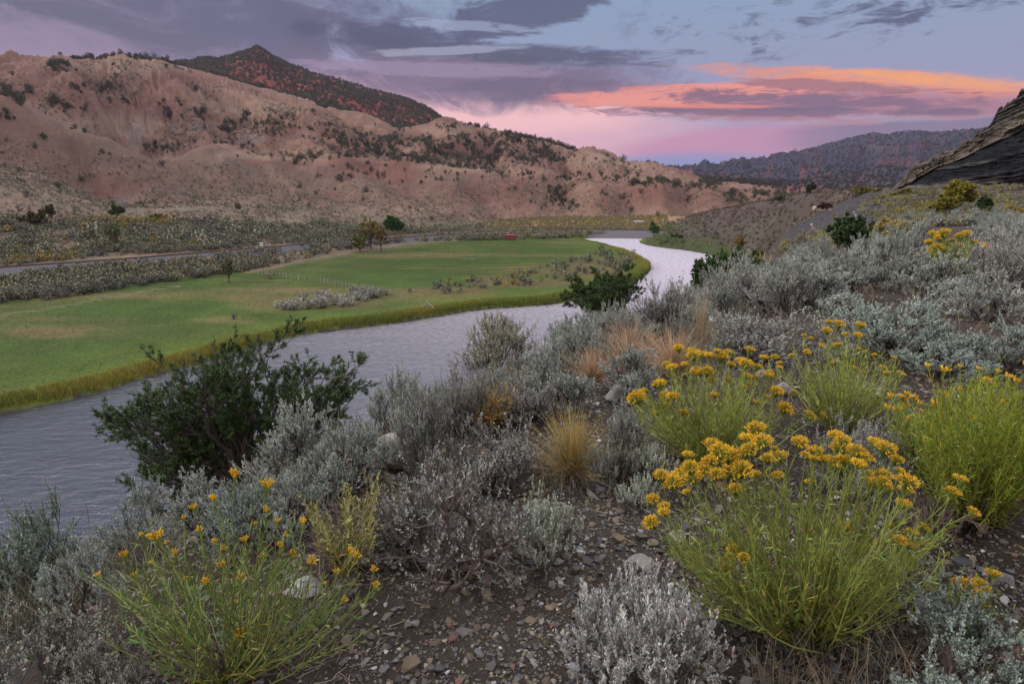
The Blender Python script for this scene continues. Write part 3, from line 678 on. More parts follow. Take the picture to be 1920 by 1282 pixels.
# ------------------------------------------------------------------ cliff on the right
def build_cliff():
    rng = np.random.default_rng(5)
    crest = [(1660, 362), (1672, 355), (1690, 338), (1717, 305), (1745, 295), (1790, 277), (1831, 252), (1852, 240), (1860, 230), (1872, 205), (1892, 185), (1920, 164), (1960, 130), (2050, 60), (2200, 20), (2500, 0)]
    upper = [(1660, 362), (1672, 355), (1690, 338), (1717, 305), (1745, 295), (1790, 277), (1831, 252), (1852, 242), (1920, 217), (2100, 150), (2500, 60)]
    lower = [(1660, 364), (1708, 351), (1762, 316), (1798, 300), (1852, 274), (1920, 250), (2100, 188), (2500, 110)]
    rt = [(1660, 136), (1700, 134), (1800, 128), (1920, 118), (2200, 100), (2500, 85)]
    pxs = np.concatenate([np.linspace(1660, 2000, 620), np.linspace(2000, 2500, 160)[1:]]); M = 460
    f = lambda L: np.interp(pxs, [c[0] for c in L], [c[1] for c in L])
    r0 = np.interp(pxs, [c[0] for c in rt], [c[1] for c in rt]); rtop = r0 + 16 + 10 * (pxs - 1660) / 800
    def zat(py):
        X = (pxs - 960) / FPX; Y = -(py - 641) / FPX; return ZC + rtop * (-ST + Y * CT) / np.hypot(X, CT + Y * ST)
    X = (pxs - 960) / FPX; Y = -(f(crest) - 641) / FPX; az = np.arctan2(X, CT + Y * ST)
    zb = T(np.sin(az) * r0, np.cos(az) * r0) - 1.5
    jag = sstep(1672, 1700, pxs) * (1.1 * fbm(pxs * .05, pxs * 0, 4, 87) + .45 * _h(np.floor(pxs / 7 + fbm(pxs * .05, pxs * 0, 2, 88)), np.zeros_like(pxs), 3) - .2)
    ztop = np.maximum(zat(f(crest)) + jag, zb + .4); zU = np.minimum(zat(f(upper)), ztop)[:, None]; zL = zat(f(lower))[:, None]
    v = np.linspace(0, 1.0, M); A, V_ = np.meshgrid(az, v, indexing='ij')
    Z = zb[:, None] + (ztop - zb)[:, None] * V_
    q = ztop[:, None] - Z; arc = A * 120 + 0 * Z
    wob = .35 * fbm(arc * .5, Z * .5, 4, 81) + .9 * fbm(arc * .16, Z * .1, 3, 97)
    band = sstep(-.12, .12, Z + wob - zL) * (1 - sstep(-.1, .1, Z + wob - zU - .05))
    above = sstep(-.1, .1, Z + wob - zU - .05)
    u = np.clip((Z + wob * .5 - zL) / np.maximum(zU - zL, .4), -30, 30)            # 0 at the foot of the pale band, 1 at its top
    slope_r = (rtop - r0)[:, None]
    drop = np.clip((zL - Z) / np.maximum(zL - zb[:, None], .5), 0, 1)
    Rr = rtop[:, None] - slope_r * np.where(Z > zL, 0, drop ** .8) - above * 0
    Rr = Rr + above * (Z - zU) * .8
    bn_ = np.floor(u * 3.3 + .25 * fbm(arc * .4, Z * .2, 3, 82)); jx = arc * .50 + .8 * fbm(arc * .3, Z * .3, 2, 96) + 5 * _h(bn_, np.zeros_like(u), 29) + .35 * fbm(arc * .8, Z * 1.2, 3, 90)
    jb = np.floor(jx); fj = np.abs(jx - jb - .5) * 2; fb = u * 3.3 + .25 * fbm(arc * .4, Z * .2, 3, 82) - bn_
    jo = _h(jb, bn_, 39); st = _h(bn_, np.zeros_like(u), 9)
    # thin ledges above and below follow a shallower dip
    lb = (Z - .22 * (arc - arc[:1]) * 1.0) * 1.5 + 1.0 * fbm(arc * .18, Z * .25, 4, 92); l1 = _h(np.floor(lb), np.zeros_like(u), 59); fl_ = lb - np.floor(lb)
    ub = (Z - zU) * 1.7 + .9 * fbm(arc * .3, Z * .3, 4, 93); u1 = _h(np.floor(ub), np.floor(arc * .35), 61); fu = ub - np.floor(ub)
    disp = band * (1.4 + 1.0 * jo + .5 * st - .55 * sstep(.86, 1, fj) * (jo > .35) - .45 * sstep(.86, 1, fb) * (st > .3) + .9 * fbm(arc * .7, Z * .9, 4, 95)) + above * (1.1 * u1 * sstep(0, .5, fu) + .5) + (1 - band - above) * (1.1 * ridged(arc * .35, Z * 1.2, 5, 94) + (l1 > .5) * 1.0 * sstep(.0, .2, fl_) * sstep(1, .7, fl_))
    disp = disp + 1.6 * ridged(arc * .13, Z * .16, 5, 84, .6) + .9 * fbm(arc * .45, Z * .6, 4, 98) + .35 * ridged(arc * 1.1, Z * 1.3, 4, 85)
    Rr = Rr - disp * sstep(0, .4, q)
    back_n = 14
    bz = ztop[:, None] - np.linspace(.1, 1, back_n)[None] ** 2 * 10; br = Rr[:, -1:] + np.linspace(.4, 40, back_n)[None]
    pad = lambda a, val: np.concatenate([a, np.full((len(az), back_n), val)], 1)
    Rr = np.concatenate([Rr, br], 1); Z = np.concatenate([Z, bz], 1)
    A = np.broadcast_to(az[:, None], Rr.shape); P = np.stack([np.sin(A) * Rr, np.cos(A) * Rr, Z], -1)
    nz = fbm(A * 60, Z * .6, 4, 86)[..., None]
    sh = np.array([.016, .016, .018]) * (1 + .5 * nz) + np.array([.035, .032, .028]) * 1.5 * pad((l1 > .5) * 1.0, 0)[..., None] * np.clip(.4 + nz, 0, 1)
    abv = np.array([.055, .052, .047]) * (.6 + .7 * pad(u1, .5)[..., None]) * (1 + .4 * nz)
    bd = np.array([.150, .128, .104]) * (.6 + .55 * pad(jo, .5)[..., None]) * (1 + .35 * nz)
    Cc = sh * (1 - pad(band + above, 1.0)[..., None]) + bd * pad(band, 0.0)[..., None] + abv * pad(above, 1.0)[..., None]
    n, mm = Rr.shape; vi = np.arange(n * mm).reshape(n, mm)
    F = np.stack([vi[:-1, :-1], vi[1:, :-1], vi[1:, 1:], vi[:-1, 1:]], -1).reshape(-1, 4)
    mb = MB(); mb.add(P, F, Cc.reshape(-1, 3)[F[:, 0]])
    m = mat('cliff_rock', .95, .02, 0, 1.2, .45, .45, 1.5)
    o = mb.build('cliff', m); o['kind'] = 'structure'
    return o
build_cliff()

# ------------------------------------------------------------------ plant makers
GREY = np.array([.245, .275, .248]); WOOD = np.array([.075, .060, .053]); WOODG = np.array([.125, .115, .110])
def sage(name, seed, stems=8, n2=5, n3=6, n4=4, leafn=15, ll=.021, lw=.0092, spread=1.0, up4=.35, lc=GREY, wc=WOOD, thick=.020, bare=0.0, plume=0, gn=.16, dense_in=.3, single=False, l1=.52, shoot=.085):
    """a bush about 1 m wide and 0.85 m tall: (wood mesh, leaf mesh)"""
    rng = np.random.default_rng(seed)
    ph = np.arange(stems) * 2.4 + rng.uniform(0, .6, stems); th = spread * rng.uniform(.25, 1.15, stems)
    d = np.stack([np.sin(th) * np.cos(ph), np.sin(th) * np.sin(ph), np.cos(th)], -1)
    s0 = np.stack([rng.normal(0, .025, stems), rng.normal(0, .025, stems), np.full(stems, -.06)], -1)
    P1 = walk(rng, s0, d, l1 * rng.uniform(.75, 1.15, stems), 8, gn, .06)
    R1 = thick * rng.uniform(.6, 1.2, stems)[:, None] * np.linspace(1, .42, 8)[None]
    P2, R2_ = grow(rng, P1, R1, n2, dense_in, 1.0, .26, 6, .65, gn, .10, .62)
    P3, R3 = grow(rng, P2, R2_, n3, .25, 1.0, .15, 4, .6, gn * .9, .14, .55)
    P4, R4 = grow(rng, P3, R3, n4, .2, 1.0, shoot, 4, .55, .12, up4, .6)
    wood = MB()
    tubes(wood, P1, R1, 7, wc * .9); tubes(wood, P2, R2_, 5, wc)
    tubes(wood, P3, np.maximum(R3, .0022), 3, wc * 1.05); q4 = P4[rng.random(len(P4)) < .7]; tubes(wood, q4, np.full(q4.shape[:2], .0012), 3, lc * .55)
    fol = wood if single else MB(); mi = 1 if single else 0
    keep = rng.random(len(P4)) >= bare; P4k = P4[keep]
    # leaf tint varies shoot by shoot
    k = 1 + rng.normal(size=(len(P4k), 1)) * .2; tintc = 1.2 * lc[None] * k + rng.normal(size=(len(P4k), 3)) * .010
    c = np.repeat(tintc, leafn, 0)
    leaves(rng, fol, P4k, leafn, .15, 1.06, ll, lw, .75, c, .12, mi, up=.15)
    if plume:
        idx = rng.choice(len(P4k), min(plume, len(P4k)), replace=False); st = P4k[idx][:, -1]
        st = st[st[:, 2] > np.percentile(P4k[:, -1, 2], 55)]
        Pp = walk(rng, st, np.tile([0, 0, 1.0], (len(st), 1)) + rng.normal(size=(len(st), 3)) * .16, .17 * rng.uniform(.6, 1.3, len(st)), 5, .05, .2)
        tubes(wood, Pp, np.full((len(Pp), 5), .0016), 3, np.array([.24, .21, .12]))
        leaves(rng, fol, Pp, 26, .15, 1.0, .011, .005, .5, np.array([.27, .25, .13]), .2, mi)
    if single: return wood.mesh(name, [M_WOOD, M_LEAF])
    return wood.mesh(name + '_branches', M_WOOD), fol.mesh(name + '_foliage', M_LEAF)

SG = {}
SG['a'] = sage('sage_a', 101, n4=5, leafn=17, plume=26)
SG['b'] = sage('sage_b', 102, stems=9, n2=5, n3=6, n4=5, leafn=19, lc=np.array([.275, .300, .272]), spread=1.1)
SG['c'] = sage('sage_c', 103, stems=10, n2=6, n3=5, leafn=14, n4=5, lc=np.array([.230, .250, .225]), wc=WOODG, bare=.25, plume=22)
SG['teal'] = sage('sage_teal', 104, stems=9, n2=6, n3=6, n4=4, leafn=18, lc=np.array([.215, .258, .228]), spread=1.15)
SG['woody'] = sage('sage_woody', 105, stems=10, n2=7, n3=7, n4=3, leafn=13, lc=np.array([.24, .245, .225]), wc=WOODG * .75, bare=.4, thick=.026)
SG['round'] = sage('sage_round', 106, stems=11, n2=6, n3=6, n4=4, leafn=15, lc=np.array([.265, .265, .205]), wc=WOOD * .6, spread=.95, dense_in=.55, l1=.6)
SG['dome'] = sage('sage_dome', 107, stems=16, n2=6, n3=5, n4=4, leafn=22, ll=.030, lw=.012, lc=np.array([.36, .36, .35]), wc=WOODG, spread=1.15, up4=.5, dense_in=.35, gn=.10, shoot=.13)
SG['gnarl'] = sage('sage_gnarl', 108, stems=9, n2=6, n3=7, n4=4, leafn=9, ll=.02, lw=.0085, lc=np.array([.24, .25, .23]), wc=np.array([.13, .105, .095]), bare=.62, thick=.040, gn=.26, spread=1.05, dense_in=.4, l1=.62)
SG['sprig'] = sage('sage_sprig', 109, stems=7, n2=5, n3=4, n4=4, leafn=24, ll=.030, lw=.013, lc=np.array([.31, .34, .28]), wc=WOODG * .85, thick=.028, up4=.6, bare=.35, shoot=.16, spread=.9)
SG['tan'] = sage('sage_tan', 110, stems=10, n2=6, n3=5, n4=3, leafn=14, ll=.026, lw=.012, lc=np.array([.195, .200, .165]), wc=np.array([.085, .078, .076]), bare=.35, spread=1.1, shoot=.10)
SG['green'] = sage('sage_green', 111, stems=9, n2=6, n3=6, n4=4, leafn=14, lc=np.array([.165, .210, .165]), spread=1.0, plume=70, up4=.5)
SG['bare'] = sage('sage_bare', 112, stems=8, n2=6, n3=8, n4=3, leafn=4, lc=np.array([.22, .20, .17]), wc=np.array([.15, .115, .105]), bare=.9, thick=.030, gn=.2, spread=.8, l1=.62)

def top_at(x, y, z, px, py):
    """height of a plant standing at x, y, z whose tip shows at the row py"""
    Yc = -(py - 641) / FPX; h = math.hypot(x, y); X = (px - 960) / FPX
    dirz = -ST + Yc * CT; diry = CT + Yc * ST
    return ZC + dirz / diry * y - z
PLACED = []
def shrub(kind, px, base, top, wpx, label, group=None, r=None, cat='sagebrush', rz=None, name='sagebrush', sink=.0):
    if r is None: x, y, z, rr = hit(px, base)
    else: x, y, z = at_r(px, r); rr = r
    H = max(top_at(x, y, z, px, top), .12); W = wpx * scale_at(x, y, z)
    rng = np.random.default_rng(int(px * 7 + base * 3 + top))
    root = ob(name, None, None, (x, y, z - sink), rng.uniform(0, 6.28) if rz is None else rz, (W / 1.05, W / 1.05, H / .88))
    wm, fm = SG[kind]
    ob('branches', wm, root); ob('foliage', fm, root)
    tag(root, label, cat, group)
    PLACED.append((x, y, W * .5))
    return root
G1 = 'sagebrush close to the viewer'; G2 = 'sagebrush along the edge of the slope'; G3 = 'sagebrush on the right hand flat'
for a in [
  # front row
  ('dome', 1208, 1300, 1092, 235, 'small pale silver sagebrush dome on bare gravel, at the bottom edge', G1),
  ('gnarl', 838, 1062, 852, 300, 'gnarled half bare sagebrush with a twisted exposed trunk, in front of the golden grass', G1),
  ('sprig', 1022, 1062, 905, 150, 'small sagebrush on a dark stump with thick upright leafy sprigs', G1),
  ('teal', 1790, 1330, 1108, 330, 'blue-green sagebrush in the bottom corner below the drooping yellow flower heads', G1),
  ('tan', 60, 1330, 1125, 290, 'grey sagebrush with tan leaf tips in the lower left corner', G1),
  ('tan', 205, 1345, 1185, 170, 'low tan tipped sagebrush at the bottom edge beside the sparse flowering rabbitbrush', G1),
  ('green', 62, 1165, 940, 250, 'dark blue-green sagebrush with yellow seed plumes at the left edge over the river', G1),
  ('a', 160, 1150, 1010, 150, 'dim grey sagebrush behind the sparse rabbitbrush, right of the blue-green one', G1),
  ('a', 290, 1045, 905, 150, 'grey-green sagebrush with yellowish plumes just left under the pinyon pine', G1),
  ('b', 395, 1000, 872, 150, 'silvery sagebrush with tall tufts directly in front of the pinyon pine', G1),
  ('teal', 470, 1010, 880, 150, 'soft blue-grey sagebrush between the pinyon pine and the yellow willowy weed', G1),
  ('a', 545, 1000, 860, 150, 'pale sagebrush beside the big half hidden boulder, left of it', G1),
  ('b', 575, 935, 742, 190, 'tall silvery sagebrush right of the pinyon trunk with yellowish plumes', G1),
  ('bare', 455, 925, 758, 190, 'nearly leafless reddish grey sagebrush in front of the pinyon trunk', G1),
  ('a', 660, 905, 765, 150, 'grey sagebrush between the tall silvery one and the boulder', G1),
  ('a', 740, 830, 678, 125, 'upright feathery sagebrush standing against the river', G2),
  ('c', 800, 900, 700, 150, 'dark branched sagebrush above the boulder', G1),
  ('woody', 865, 820, 668, 120, 'narrow twiggy sagebrush below the round bush against the water', G2),
  ('round', 925, 722, 588, 150, 'round sagebrush with a dark fan of stems standing out against the river', G2),
  ('a', 1045, 765, 638, 170, 'broad grey-green sagebrush right of the round bush', G2),
  ('woody', 935, 915, 775, 185, 'twiggy grey sagebrush left beside the golden bunchgrass', G1),
  ('b', 1160, 900, 745, 110, 'pale silver sagebrush right beside the golden bunchgrass', G1),
  ('sprig', 1212, 905, 815, 95, 'low silver sprigs leaning right from the pale sagebrush', G1),
  ('sprig', 1195, 955, 885, 80, 'tiny silver sagebrush on dark soil in front of the golden bunchgrass', G1),
  ('bare', 900, 1060, 935, 170, 'leafless grey sagebrush skeleton right of the twisted trunk', G1),
  ('woody', 760, 1035, 915, 150, 'scrubby grey sagebrush left of the twisted trunk, below the boulder', G1),
  ('woody', 1600, 935, 760, 160, 'black branched half dead sagebrush between the two flowering rabbitbrushes', G1),
  ('bare', 1765, 1000, 800, 130, 'dark dead shrub under the big green rabbitbrush', G1),
  ('woody', 990, 800, 690, 130, 'grey shrub with drooping twigs above the golden bunchgrass', G1),
  # along the edge, middle
  ('a', 1080, 690, 590, 130, 'grey sagebrush below the dark juniper crown, left', G2),
  ('c', 1150, 665, 565, 120, 'dark twiggy sagebrush directly below the juniper crown', G2),
  ('b', 1180, 735, 640, 120, 'soft grey sagebrush between the orange-tan grass and the gravel', G2),
  ('woody', 1255, 640, 505, 130, 'bare tipped sagebrush reaching up against the river beside the juniper', G2),
  ('woody', 1420, 680, 565, 230, 'wide dark twigged sagebrush right of the tall dry grass', G3),
  ('c', 1340, 600, 500, 140, 'grey sagebrush in front of the small river tree', G2),
  ('a', 1400, 560, 485, 130, 'yellowish plumed sagebrush on the brow right of the river tree', G2),
  ('c', 1475, 590, 480, 150, 'tall grey sagebrush with a dark hollow, centre of the right hand brow', G3),
  ('b', 1500, 535, 465, 130, 'light sagebrush on the brow below the dark gravel spur', G3),
  ('b', 1545, 580, 500, 150, 'pale sagebrush below the green round shrub', G3),
  ('teal', 1665, 660, 530, 220, 'large pale blue-green spreading sagebrush, the biggest on the right', G3),
  ('teal', 1745, 700, 625, 150, 'low blue-green sagebrush at the foot of the largest one', G3),
  ('c', 1850, 600, 500, 170, 'dark hollowed sagebrush above the blue-green one at the right edge', G3),
  ('teal', 1885, 690, 585, 150, 'blue-green rounded sagebrush at the right edge', G3),
  ('b', 1760, 560, 470, 130, 'silver sagebrush below the far yellow flowering rabbitbrush', G3),
  ('a', 1600, 545, 465, 120, 'grey sagebrush under the golden bush on the flat', G3),
  ('c', 1690, 545, 462, 130, 'grey mounded sagebrush left below the far yellow flowers', G3),
]: shrub(*a[:5], a[5], a[6])

# ------------------------------------------------------------------ rabbitbrush
GRN = np.array([.175, .220, .046]); GOLD = np.array([.52, .300, .018])
def flower_head(seed, n=46, rad=.034, dome=.7, cone=1.25, big=1.0):
    """a domed cluster of slender golden florets on green rays"""
    rng = np.random.default_rng(seed); mb = MB()
    th = np.arccos(1 - rng.random(n) * (1 - math.cos(cone))); ph = rng.uniform(0, 6.28, n)
    d = np.stack([np.sin(th) * np.cos(ph), np.sin(th) * np.sin(ph), np.cos(th)], -1)
    base = np.array([0, 0, -rad * .9])
    tip = d * rad * rng.uniform(.75, 1.08, n)[:, None] * np.array([1, 1, dome])
    P = np.stack([np.tile(base, (n, 1)), base * .4 + tip * .55, tip * .92], 1)
    tubes(mb, P, np.full((n, 3), .0009), 3, GRN * 1.2)
    dd = nrm(d + rng.normal(size=(n, 3)) * .25)
    c = GOLD * (1 + rng.normal(size=(n, 1)) * .22) * np.array([1, 1, 1]); c[:, 1] *= rng.uniform(.8, 1.35, n)
    L = .013
    Pf = np.stack([tip - dd * .002, tip + dd * L * .5, tip + dd * L], 1)
    tubes(mb, Pf, np.tile([[.0010, .0017, .0005]], (n, 1)) * big, 4, np.clip(c, 0, 1))
    # styles that stick out
    idx = rng.integers(0, n, n * 2)
    blades(rng, mb, tip[idx] + dd[idx] * L * .6, nrm(dd[idx] + rng.normal(size=(n * 2, 3)) * .55), .007, .0016, np.array([.74, .45, .035]), .22)
    return mb.mesh('flower_head', M_FLOWER)
HEADS = [flower_head(200 + i, 95 + 18 * i, .028 + .005 * i, .62 + .08 * i) for i in range(4)]
SPIKES = [flower_head(220 + i, 16 + 5 * i, .014 + .004 * i, 1.5, .62, 1.1) for i in range(3)]
BUDS = [flower_head(230 + i, 14 + 4 * i, .012 + .003 * i, 1.2, .8) for i in range(2)]
def rabbitbrush(px, base, tips, label, heads, hs=1.0, extra=60, box=None, leafn=22, lcol=GRN, seed=1, depth=.18, r=None, ll=.042, lw=.0034, dead=24, hjit=.38, sr=.0022, name='rabbitbrush', cat='rabbitbrush', group='yellow flowering rabbitbrush'):
    rng = np.random.default_rng(seed)
    if r is None: x, y, z, rr = hit(px, base)
    else: x, y, z = at_r(px, r)
    B = np.array([x, y, z]); mpp = scale_at(x, y, z)
    root = ob(name, None, None, (x, y, z)); tag(root, label, cat, group)
    def world(tp, dep):
        """tip point seen at tp, dep metres nearer or farther than the base"""
        X = (tp[0] - 960) / FPX; Y = -(tp[1] - 641) / FPX
        d = np.array([X, CT + Y * ST, -ST + Y * CT]); s = (y + dep) / d[1]
        p = d * s + np.array([0, 0, ZC]); return p
    TP = []
    sat = []
    if heads is HEADS and len(tips) > 20:
        for tp in tips:
            for _ in range(rng.integers(0, 3)): sat.append((tp[0] + rng.normal(0, 24), tp[1] + rng.uniform(0, 46)))
    for tp in (list(tips) + sat)[:96]:
        p = world(tp, rng.uniform(-depth, depth)); TP.append(p)
    nh = len(TP)
    bx = box or (min(t_[0] for t_ in tips), min(t_[1] for t_ in tips) + 10, max(t_[0] for t_ in tips), base - 10)
    for i in range(extra):
        u = rng.random(); vv = rng.random() ** 1.5
        qx = bx[0] + (bx[2] - bx[0]) * u; e = abs(u - .5) * 2
        top = bx[1] + (bx[3] - bx[1]) * .35 * e * e
        qy = top + (bx[3] - top) * .75 * vv
        p = world((qx, qy), rng.uniform(-depth * 1.6, depth * 1.6)); p[2] = max(p[2], z + .03); TP.append(p)
    TP = np.array(TP); N = len(TP)
    s0 = B + np.stack([rng.normal(0, .035, N), rng.normal(0, .035, N), np.full(N, -.03)], -1)
    D = TP - s0; ctrl = s0 + D * np.array([.62, .62, .38]) + rng.normal(size=(N, 3)) * .02
    K = 9; tt = np.linspace(0, 1, K)[None, :, None]
    P = (1 - tt) ** 2 * s0[:, None] + 2 * tt * (1 - tt) * ctrl[:, None] + tt ** 2 * TP[:, None]
    P[:, 1:-1] += np.cumsum(rng.normal(size=(N, K - 2, 3)) * .006, 1)
    st = MB(); fo = MB()
    R = sr * rng.uniform(.8, 1.2, N)[:, None] * np.linspace(1.5, .55, K)[None]
    sc_ = lcol * np.array([1.3, 1.2, 1.25])
    tubes(st, P - B, R, 4, sc_)
    P2, R2_ = grow(rng, P - B, R, 3, .45, .97, .10, 4, .5, .07, .25, .6)
    tubes(st, P2, R2_, 3, sc_ * .95)
    # woody base
    sdir = randdir(rng, dead) * np.array([1, 1, .5]); sdir[:, 2] = abs(sdir[:, 2]) + .12
    Pd = walk(rng, np.zeros((dead, 3)), sdir, .28 * rng.uniform(.5, 1.2, dead), 6, .22, .03)
    tubes(st, Pd, .006 * np.linspace(1, .3, 6)[None] * np.ones((dead, 1)), 4, np.array([.085, .070, .065]))
    Pe, Re = grow(rng, Pd, np.tile(.006 * np.linspace(1, .3, 6), (dead, 1)), 5, .3, 1, .12, 4, .7, .15, .05, .5)
    tubes(st, Pe, Re, 3, np.array([.11, .09, .08]))
    cc = np.repeat(lcol[None] * (1 + rng.normal(size=(N, 1)) * .15) + rng.normal(size=(N, 3)) * .012 * np.array([2, 1, .5]), leafn, 0)
    mixk = rng.random((len(cc), 1)); cc = np.where(mixk < .12, np.array([[.30, .24, .05]]), np.where(mixk < .32, cc * np.array([[.6, .72, .8]]), cc))
    leaves(rng, fo, P - B, leafn, .18, .98, ll, lw, .75, cc, .25, up=.05)
    leaves(rng, fo, P2, 8, .1, 1.0, ll * .7, lw, .6, lcol * 1.05, .2, up=.1)
    # yellowing low leaves
    leaves(rng, fo, (P - B)[:, :5], 6, .2, 1, ll, lw, .9, np.array([.26, .20, .05]), .3)
    st.build('stems', M_LEAF, root); fo.build('leaves', M_LEAF, root)
    for i in range(nh):
        if not heads: break
        me = heads[rng.integers(len(heads))]; d = nrm(P[i, -1] - P[i, -2])
        h = ob('flower_head', me, root, tuple(P[i, -1] - B), rng.uniform(0, 6.28), hs * rng.uniform(1 - hjit, 1 + hjit))
        qn = Vector((0, 0, 1)).rotation_difference(Vector(nrm(d * .8 + np.array([0, 0, .6])))); h.rotation_euler = qn.to_euler()
    PLACED.append((x, y, (bx[2] - bx[0]) * mpp * .45))
    return root
rabbitbrush(1520, 1185, [(1240,895),(1262,908),(1295,880),(1330,885),(1335,838),(1365,858),(1400,850),(1430,832),(1452,842),(1418,808),(1390,885),(1500,832),(1510,855),(1545,862),(1568,820),(1580,834),(1640,830),(1605,850),(1622,862),
    (1680,865),(1688,884),(1655,905),(1700,908),(1630,888),(1520,905),(1460,860),(1440,862),(1350,850),(1275,895),(1530,848),(1660,845),(1225,938),(1395,1048),(1590,990),(1668,985),(1730,990),(1800,900),(1785,925),(1494,1148),(1575,1112),(1246,962),(1375,1030),(1710,1000),(1640,905)],
    'large rabbitbrush crowded with deep gold flower heads, nearest one at lower right', HEADS, .60, extra=130, box=(1235, 900, 1790, 1180), seed=11, depth=.24, leafn=24)
rabbitbrush(1340, 868, [(1272,655),(1250,685),(1262,692),(1300,670),(1330,668),(1345,660),(1365,664),(1405,658),(1398,685),(1420,690),(1388,678),(1285,685),(1240,720),(1248,745),(1262,745),(1205,735),(1200,748),(1340,742),(1325,700),(1415,710),
    (1312,668),(1352,672),(1370,685),(1432,672),(1462,690),(1488,738),(1455,736)],
    'rabbitbrush with bright yellow heads behind the large gold one, left of the thin stemmed clump', HEADS, .72, extra=110, box=(1185, 690, 1450, 860), seed=12, depth=.3)
rabbitbrush(1575, 800, [(1508,630),(1520,636),(1555,605),(1550,622),(1572,610),(1585,628),(1612,612),(1608,630),(1490,660),(1484,668),(1610,655),(1622,660),(1640,666),(1676,672),(1678,690),(1696,704),(1688,702),(1662,700),(1620,700),(1560,682),(1512,662),
    (1452,672),(1462,682),(1487,776),(1600,690),(1570,650),(1540,650),(1655,690)],
    'thin stemmed rabbitbrush with small orange-yellow heads in the middle of the right side', HEADS[:3], .60, extra=90, box=(1480, 650, 1700, 800), seed=13, depth=.35, leafn=18)
rabbitbrush(1835, 965, [(1740,690),(1770,700),(1800,735),(1835,695),(1870,700),(1890,712),(1905,720),(1925,690),(1772,745),(1800,690),(1850,720),(1880,760),(1822,790),(1862,780),(1755,765)],
    'dense bright green rabbitbrush almost without flowers at the right edge', BUDS, 1.0, extra=380, box=(1715, 700, 1985, 960), seed=14, depth=.35, leafn=30, lcol=np.array([.155, .195, .024]))
rabbitbrush(1702, 880, [(1672,748),(1690,752),(1700,742),(1712,752),(1686,775),(1722,760),(1728,775),(1702,790),(1735,800),(1665,770),(1695,765)],
    'slim green rabbitbrush with a few buds left of the dense green one', BUDS, 1.2, extra=36, box=(1655, 765, 1745, 870), seed=15, depth=.15, leafn=20)
rabbitbrush(430, 1262, [(345,975),(365,960),(440,902),(500,925),(405,1022),(420,1030),(268,1010),(284,1014),(300,1020),(314,1022),(236,1048),(190,1085),(460,1020),(490,1052),(535,1008),(567,990),(630,1082),(655,1042),(666,1050),(700,1075),(440,1135),(450,1195),(550,1272),(700,1105),(415,1068),
    (525,1030),(403,945),(500,965),(545,1045),(255,1085),(330,1045),(375,1000),(480,985),(520,985),(585,1060),(610,1100),(350,1090),(290,1060),(575,1110),(640,1130),(450,1090),(390,1100)],
    'sprawling sparse rabbitbrush with thin orange flower spikes in the lower left', SPIKES, .75, extra=50, box=(190, 1010, 710, 1250), seed=16, depth=.28, leafn=22, lcol=np.array([.120, .165, .042]))
rabbitbrush(1800, 1200, [(1800,1098),(1815,1108),(1828,1120),(1812,1128),(1835,1100),(1830,1138),(1862,1078)],
    'small drooping rabbitbrush cluster with brownish gold heads by the blue-green sagebrush corner', HEADS, .72, extra=14, box=(1780, 1100, 1860, 1190), seed=17, depth=.08, dead=8)
rabbitbrush(1790, 520, [(1742,455),(1750,442),(1762,448),(1770,440),(1785,452),(1800,445),(1812,440),(1825,455),(1838,462),(1848,470),(1756,470),(1795,462),(1815,470),(1832,478),(1740,468)],
    'distant rabbitbrush with lemon yellow heads on the sagebrush flat', HEADS, 2.0, extra=90, box=(1740, 452, 1850, 515), seed=18, depth=.6, ll=.12, lw=.014, sr=.006)
rabbitbrush(650, 1065, [(612,960),(600,985),(640,930),(655,905),(690,885),(700,900),(715,880),(672,935),(625,1000),(708,930),(590,950)],
    'yellowing willowy weed with broad pale leaves beside the boulder', None, 1.0, extra=22, box=(585, 905, 720, 1040), seed=19, depth=.18, leafn=20, lcol=np.array([.21, .205, .072]), ll=.030, lw=.0062, name='yellow_weed', cat='weed', group=None)
rabbitbrush(940, 800, [(900,740),(930,742),(950,738),(915,755),(962,750)],
    'small reddish and yellow weed under the grey sagebrush near the middle', None, 1.0, extra=40, box=(895, 745, 975, 795), seed=20, depth=.2, leafn=22, lcol=np.array([.27, .18, .07]), ll=.05, lw=.008, name='red_yellow_weed', cat='weed', group=None)

# ------------------------------------------------------------------ grasses
def tuft(seed, n, H, W, col, lean=.0, w=.003, curl=.3):
    rng = np.random.default_rng(seed); mb = MB(); K = 6
    ph = rng.uniform(0, 6.28, n); th = np.abs(rng.normal(0, W, n))
    d = np.stack([np.sin(th) * np.cos(ph), np.sin(th) * np.sin(ph), np.cos(th)], -1)
    s = np.stack([rng.normal(0, .05, n), rng.normal(0, .05, n), np.full(n, -.02)], -1)
    L = H * rng.uniform(.5, 1.15, n)
    P = np.empty((n, K, 3)); P[:, 0] = s; dd = d.copy()
    for k in range(1, K):
        dd = nrm(dd + d * np.array([1, 1, -.6]) * curl * .35 * k / K + rng.normal(size=(n, 3)) * .05); P[:, k] = P[:, k - 1] + dd * (L / (K - 1))[:, None]
    c = np.asarray(col)[rng.integers(0, len(col), n)] * (1 + rng.normal(size=(n, 1)) * .15)
    tubes(mb, P, w * np.linspace(1, .25, K)[None] * np.ones((n, 1)), 3, np.clip(c, 0, 1))
    return mb.mesh('grass_tuft', M_DRY)
TG = tuft(301, 620, 1.0, .50, [(.42, .30, .085), (.36, .28, .10), (.25, .22, .11), (.33, .22, .07)], w=.004, curl=.9)
TGd = tuft(302, 380, .62, .95, [(.23, .20, .17), (.17, .15, .14), (.29, .25, .20)], w=.0035, curl=2.6)
TD = tuft(303, 120, 1.0, .16, [(.46, .34, .21), (.40, .29, .18), (.52, .40, .25)], w=.0035, curl=.2)
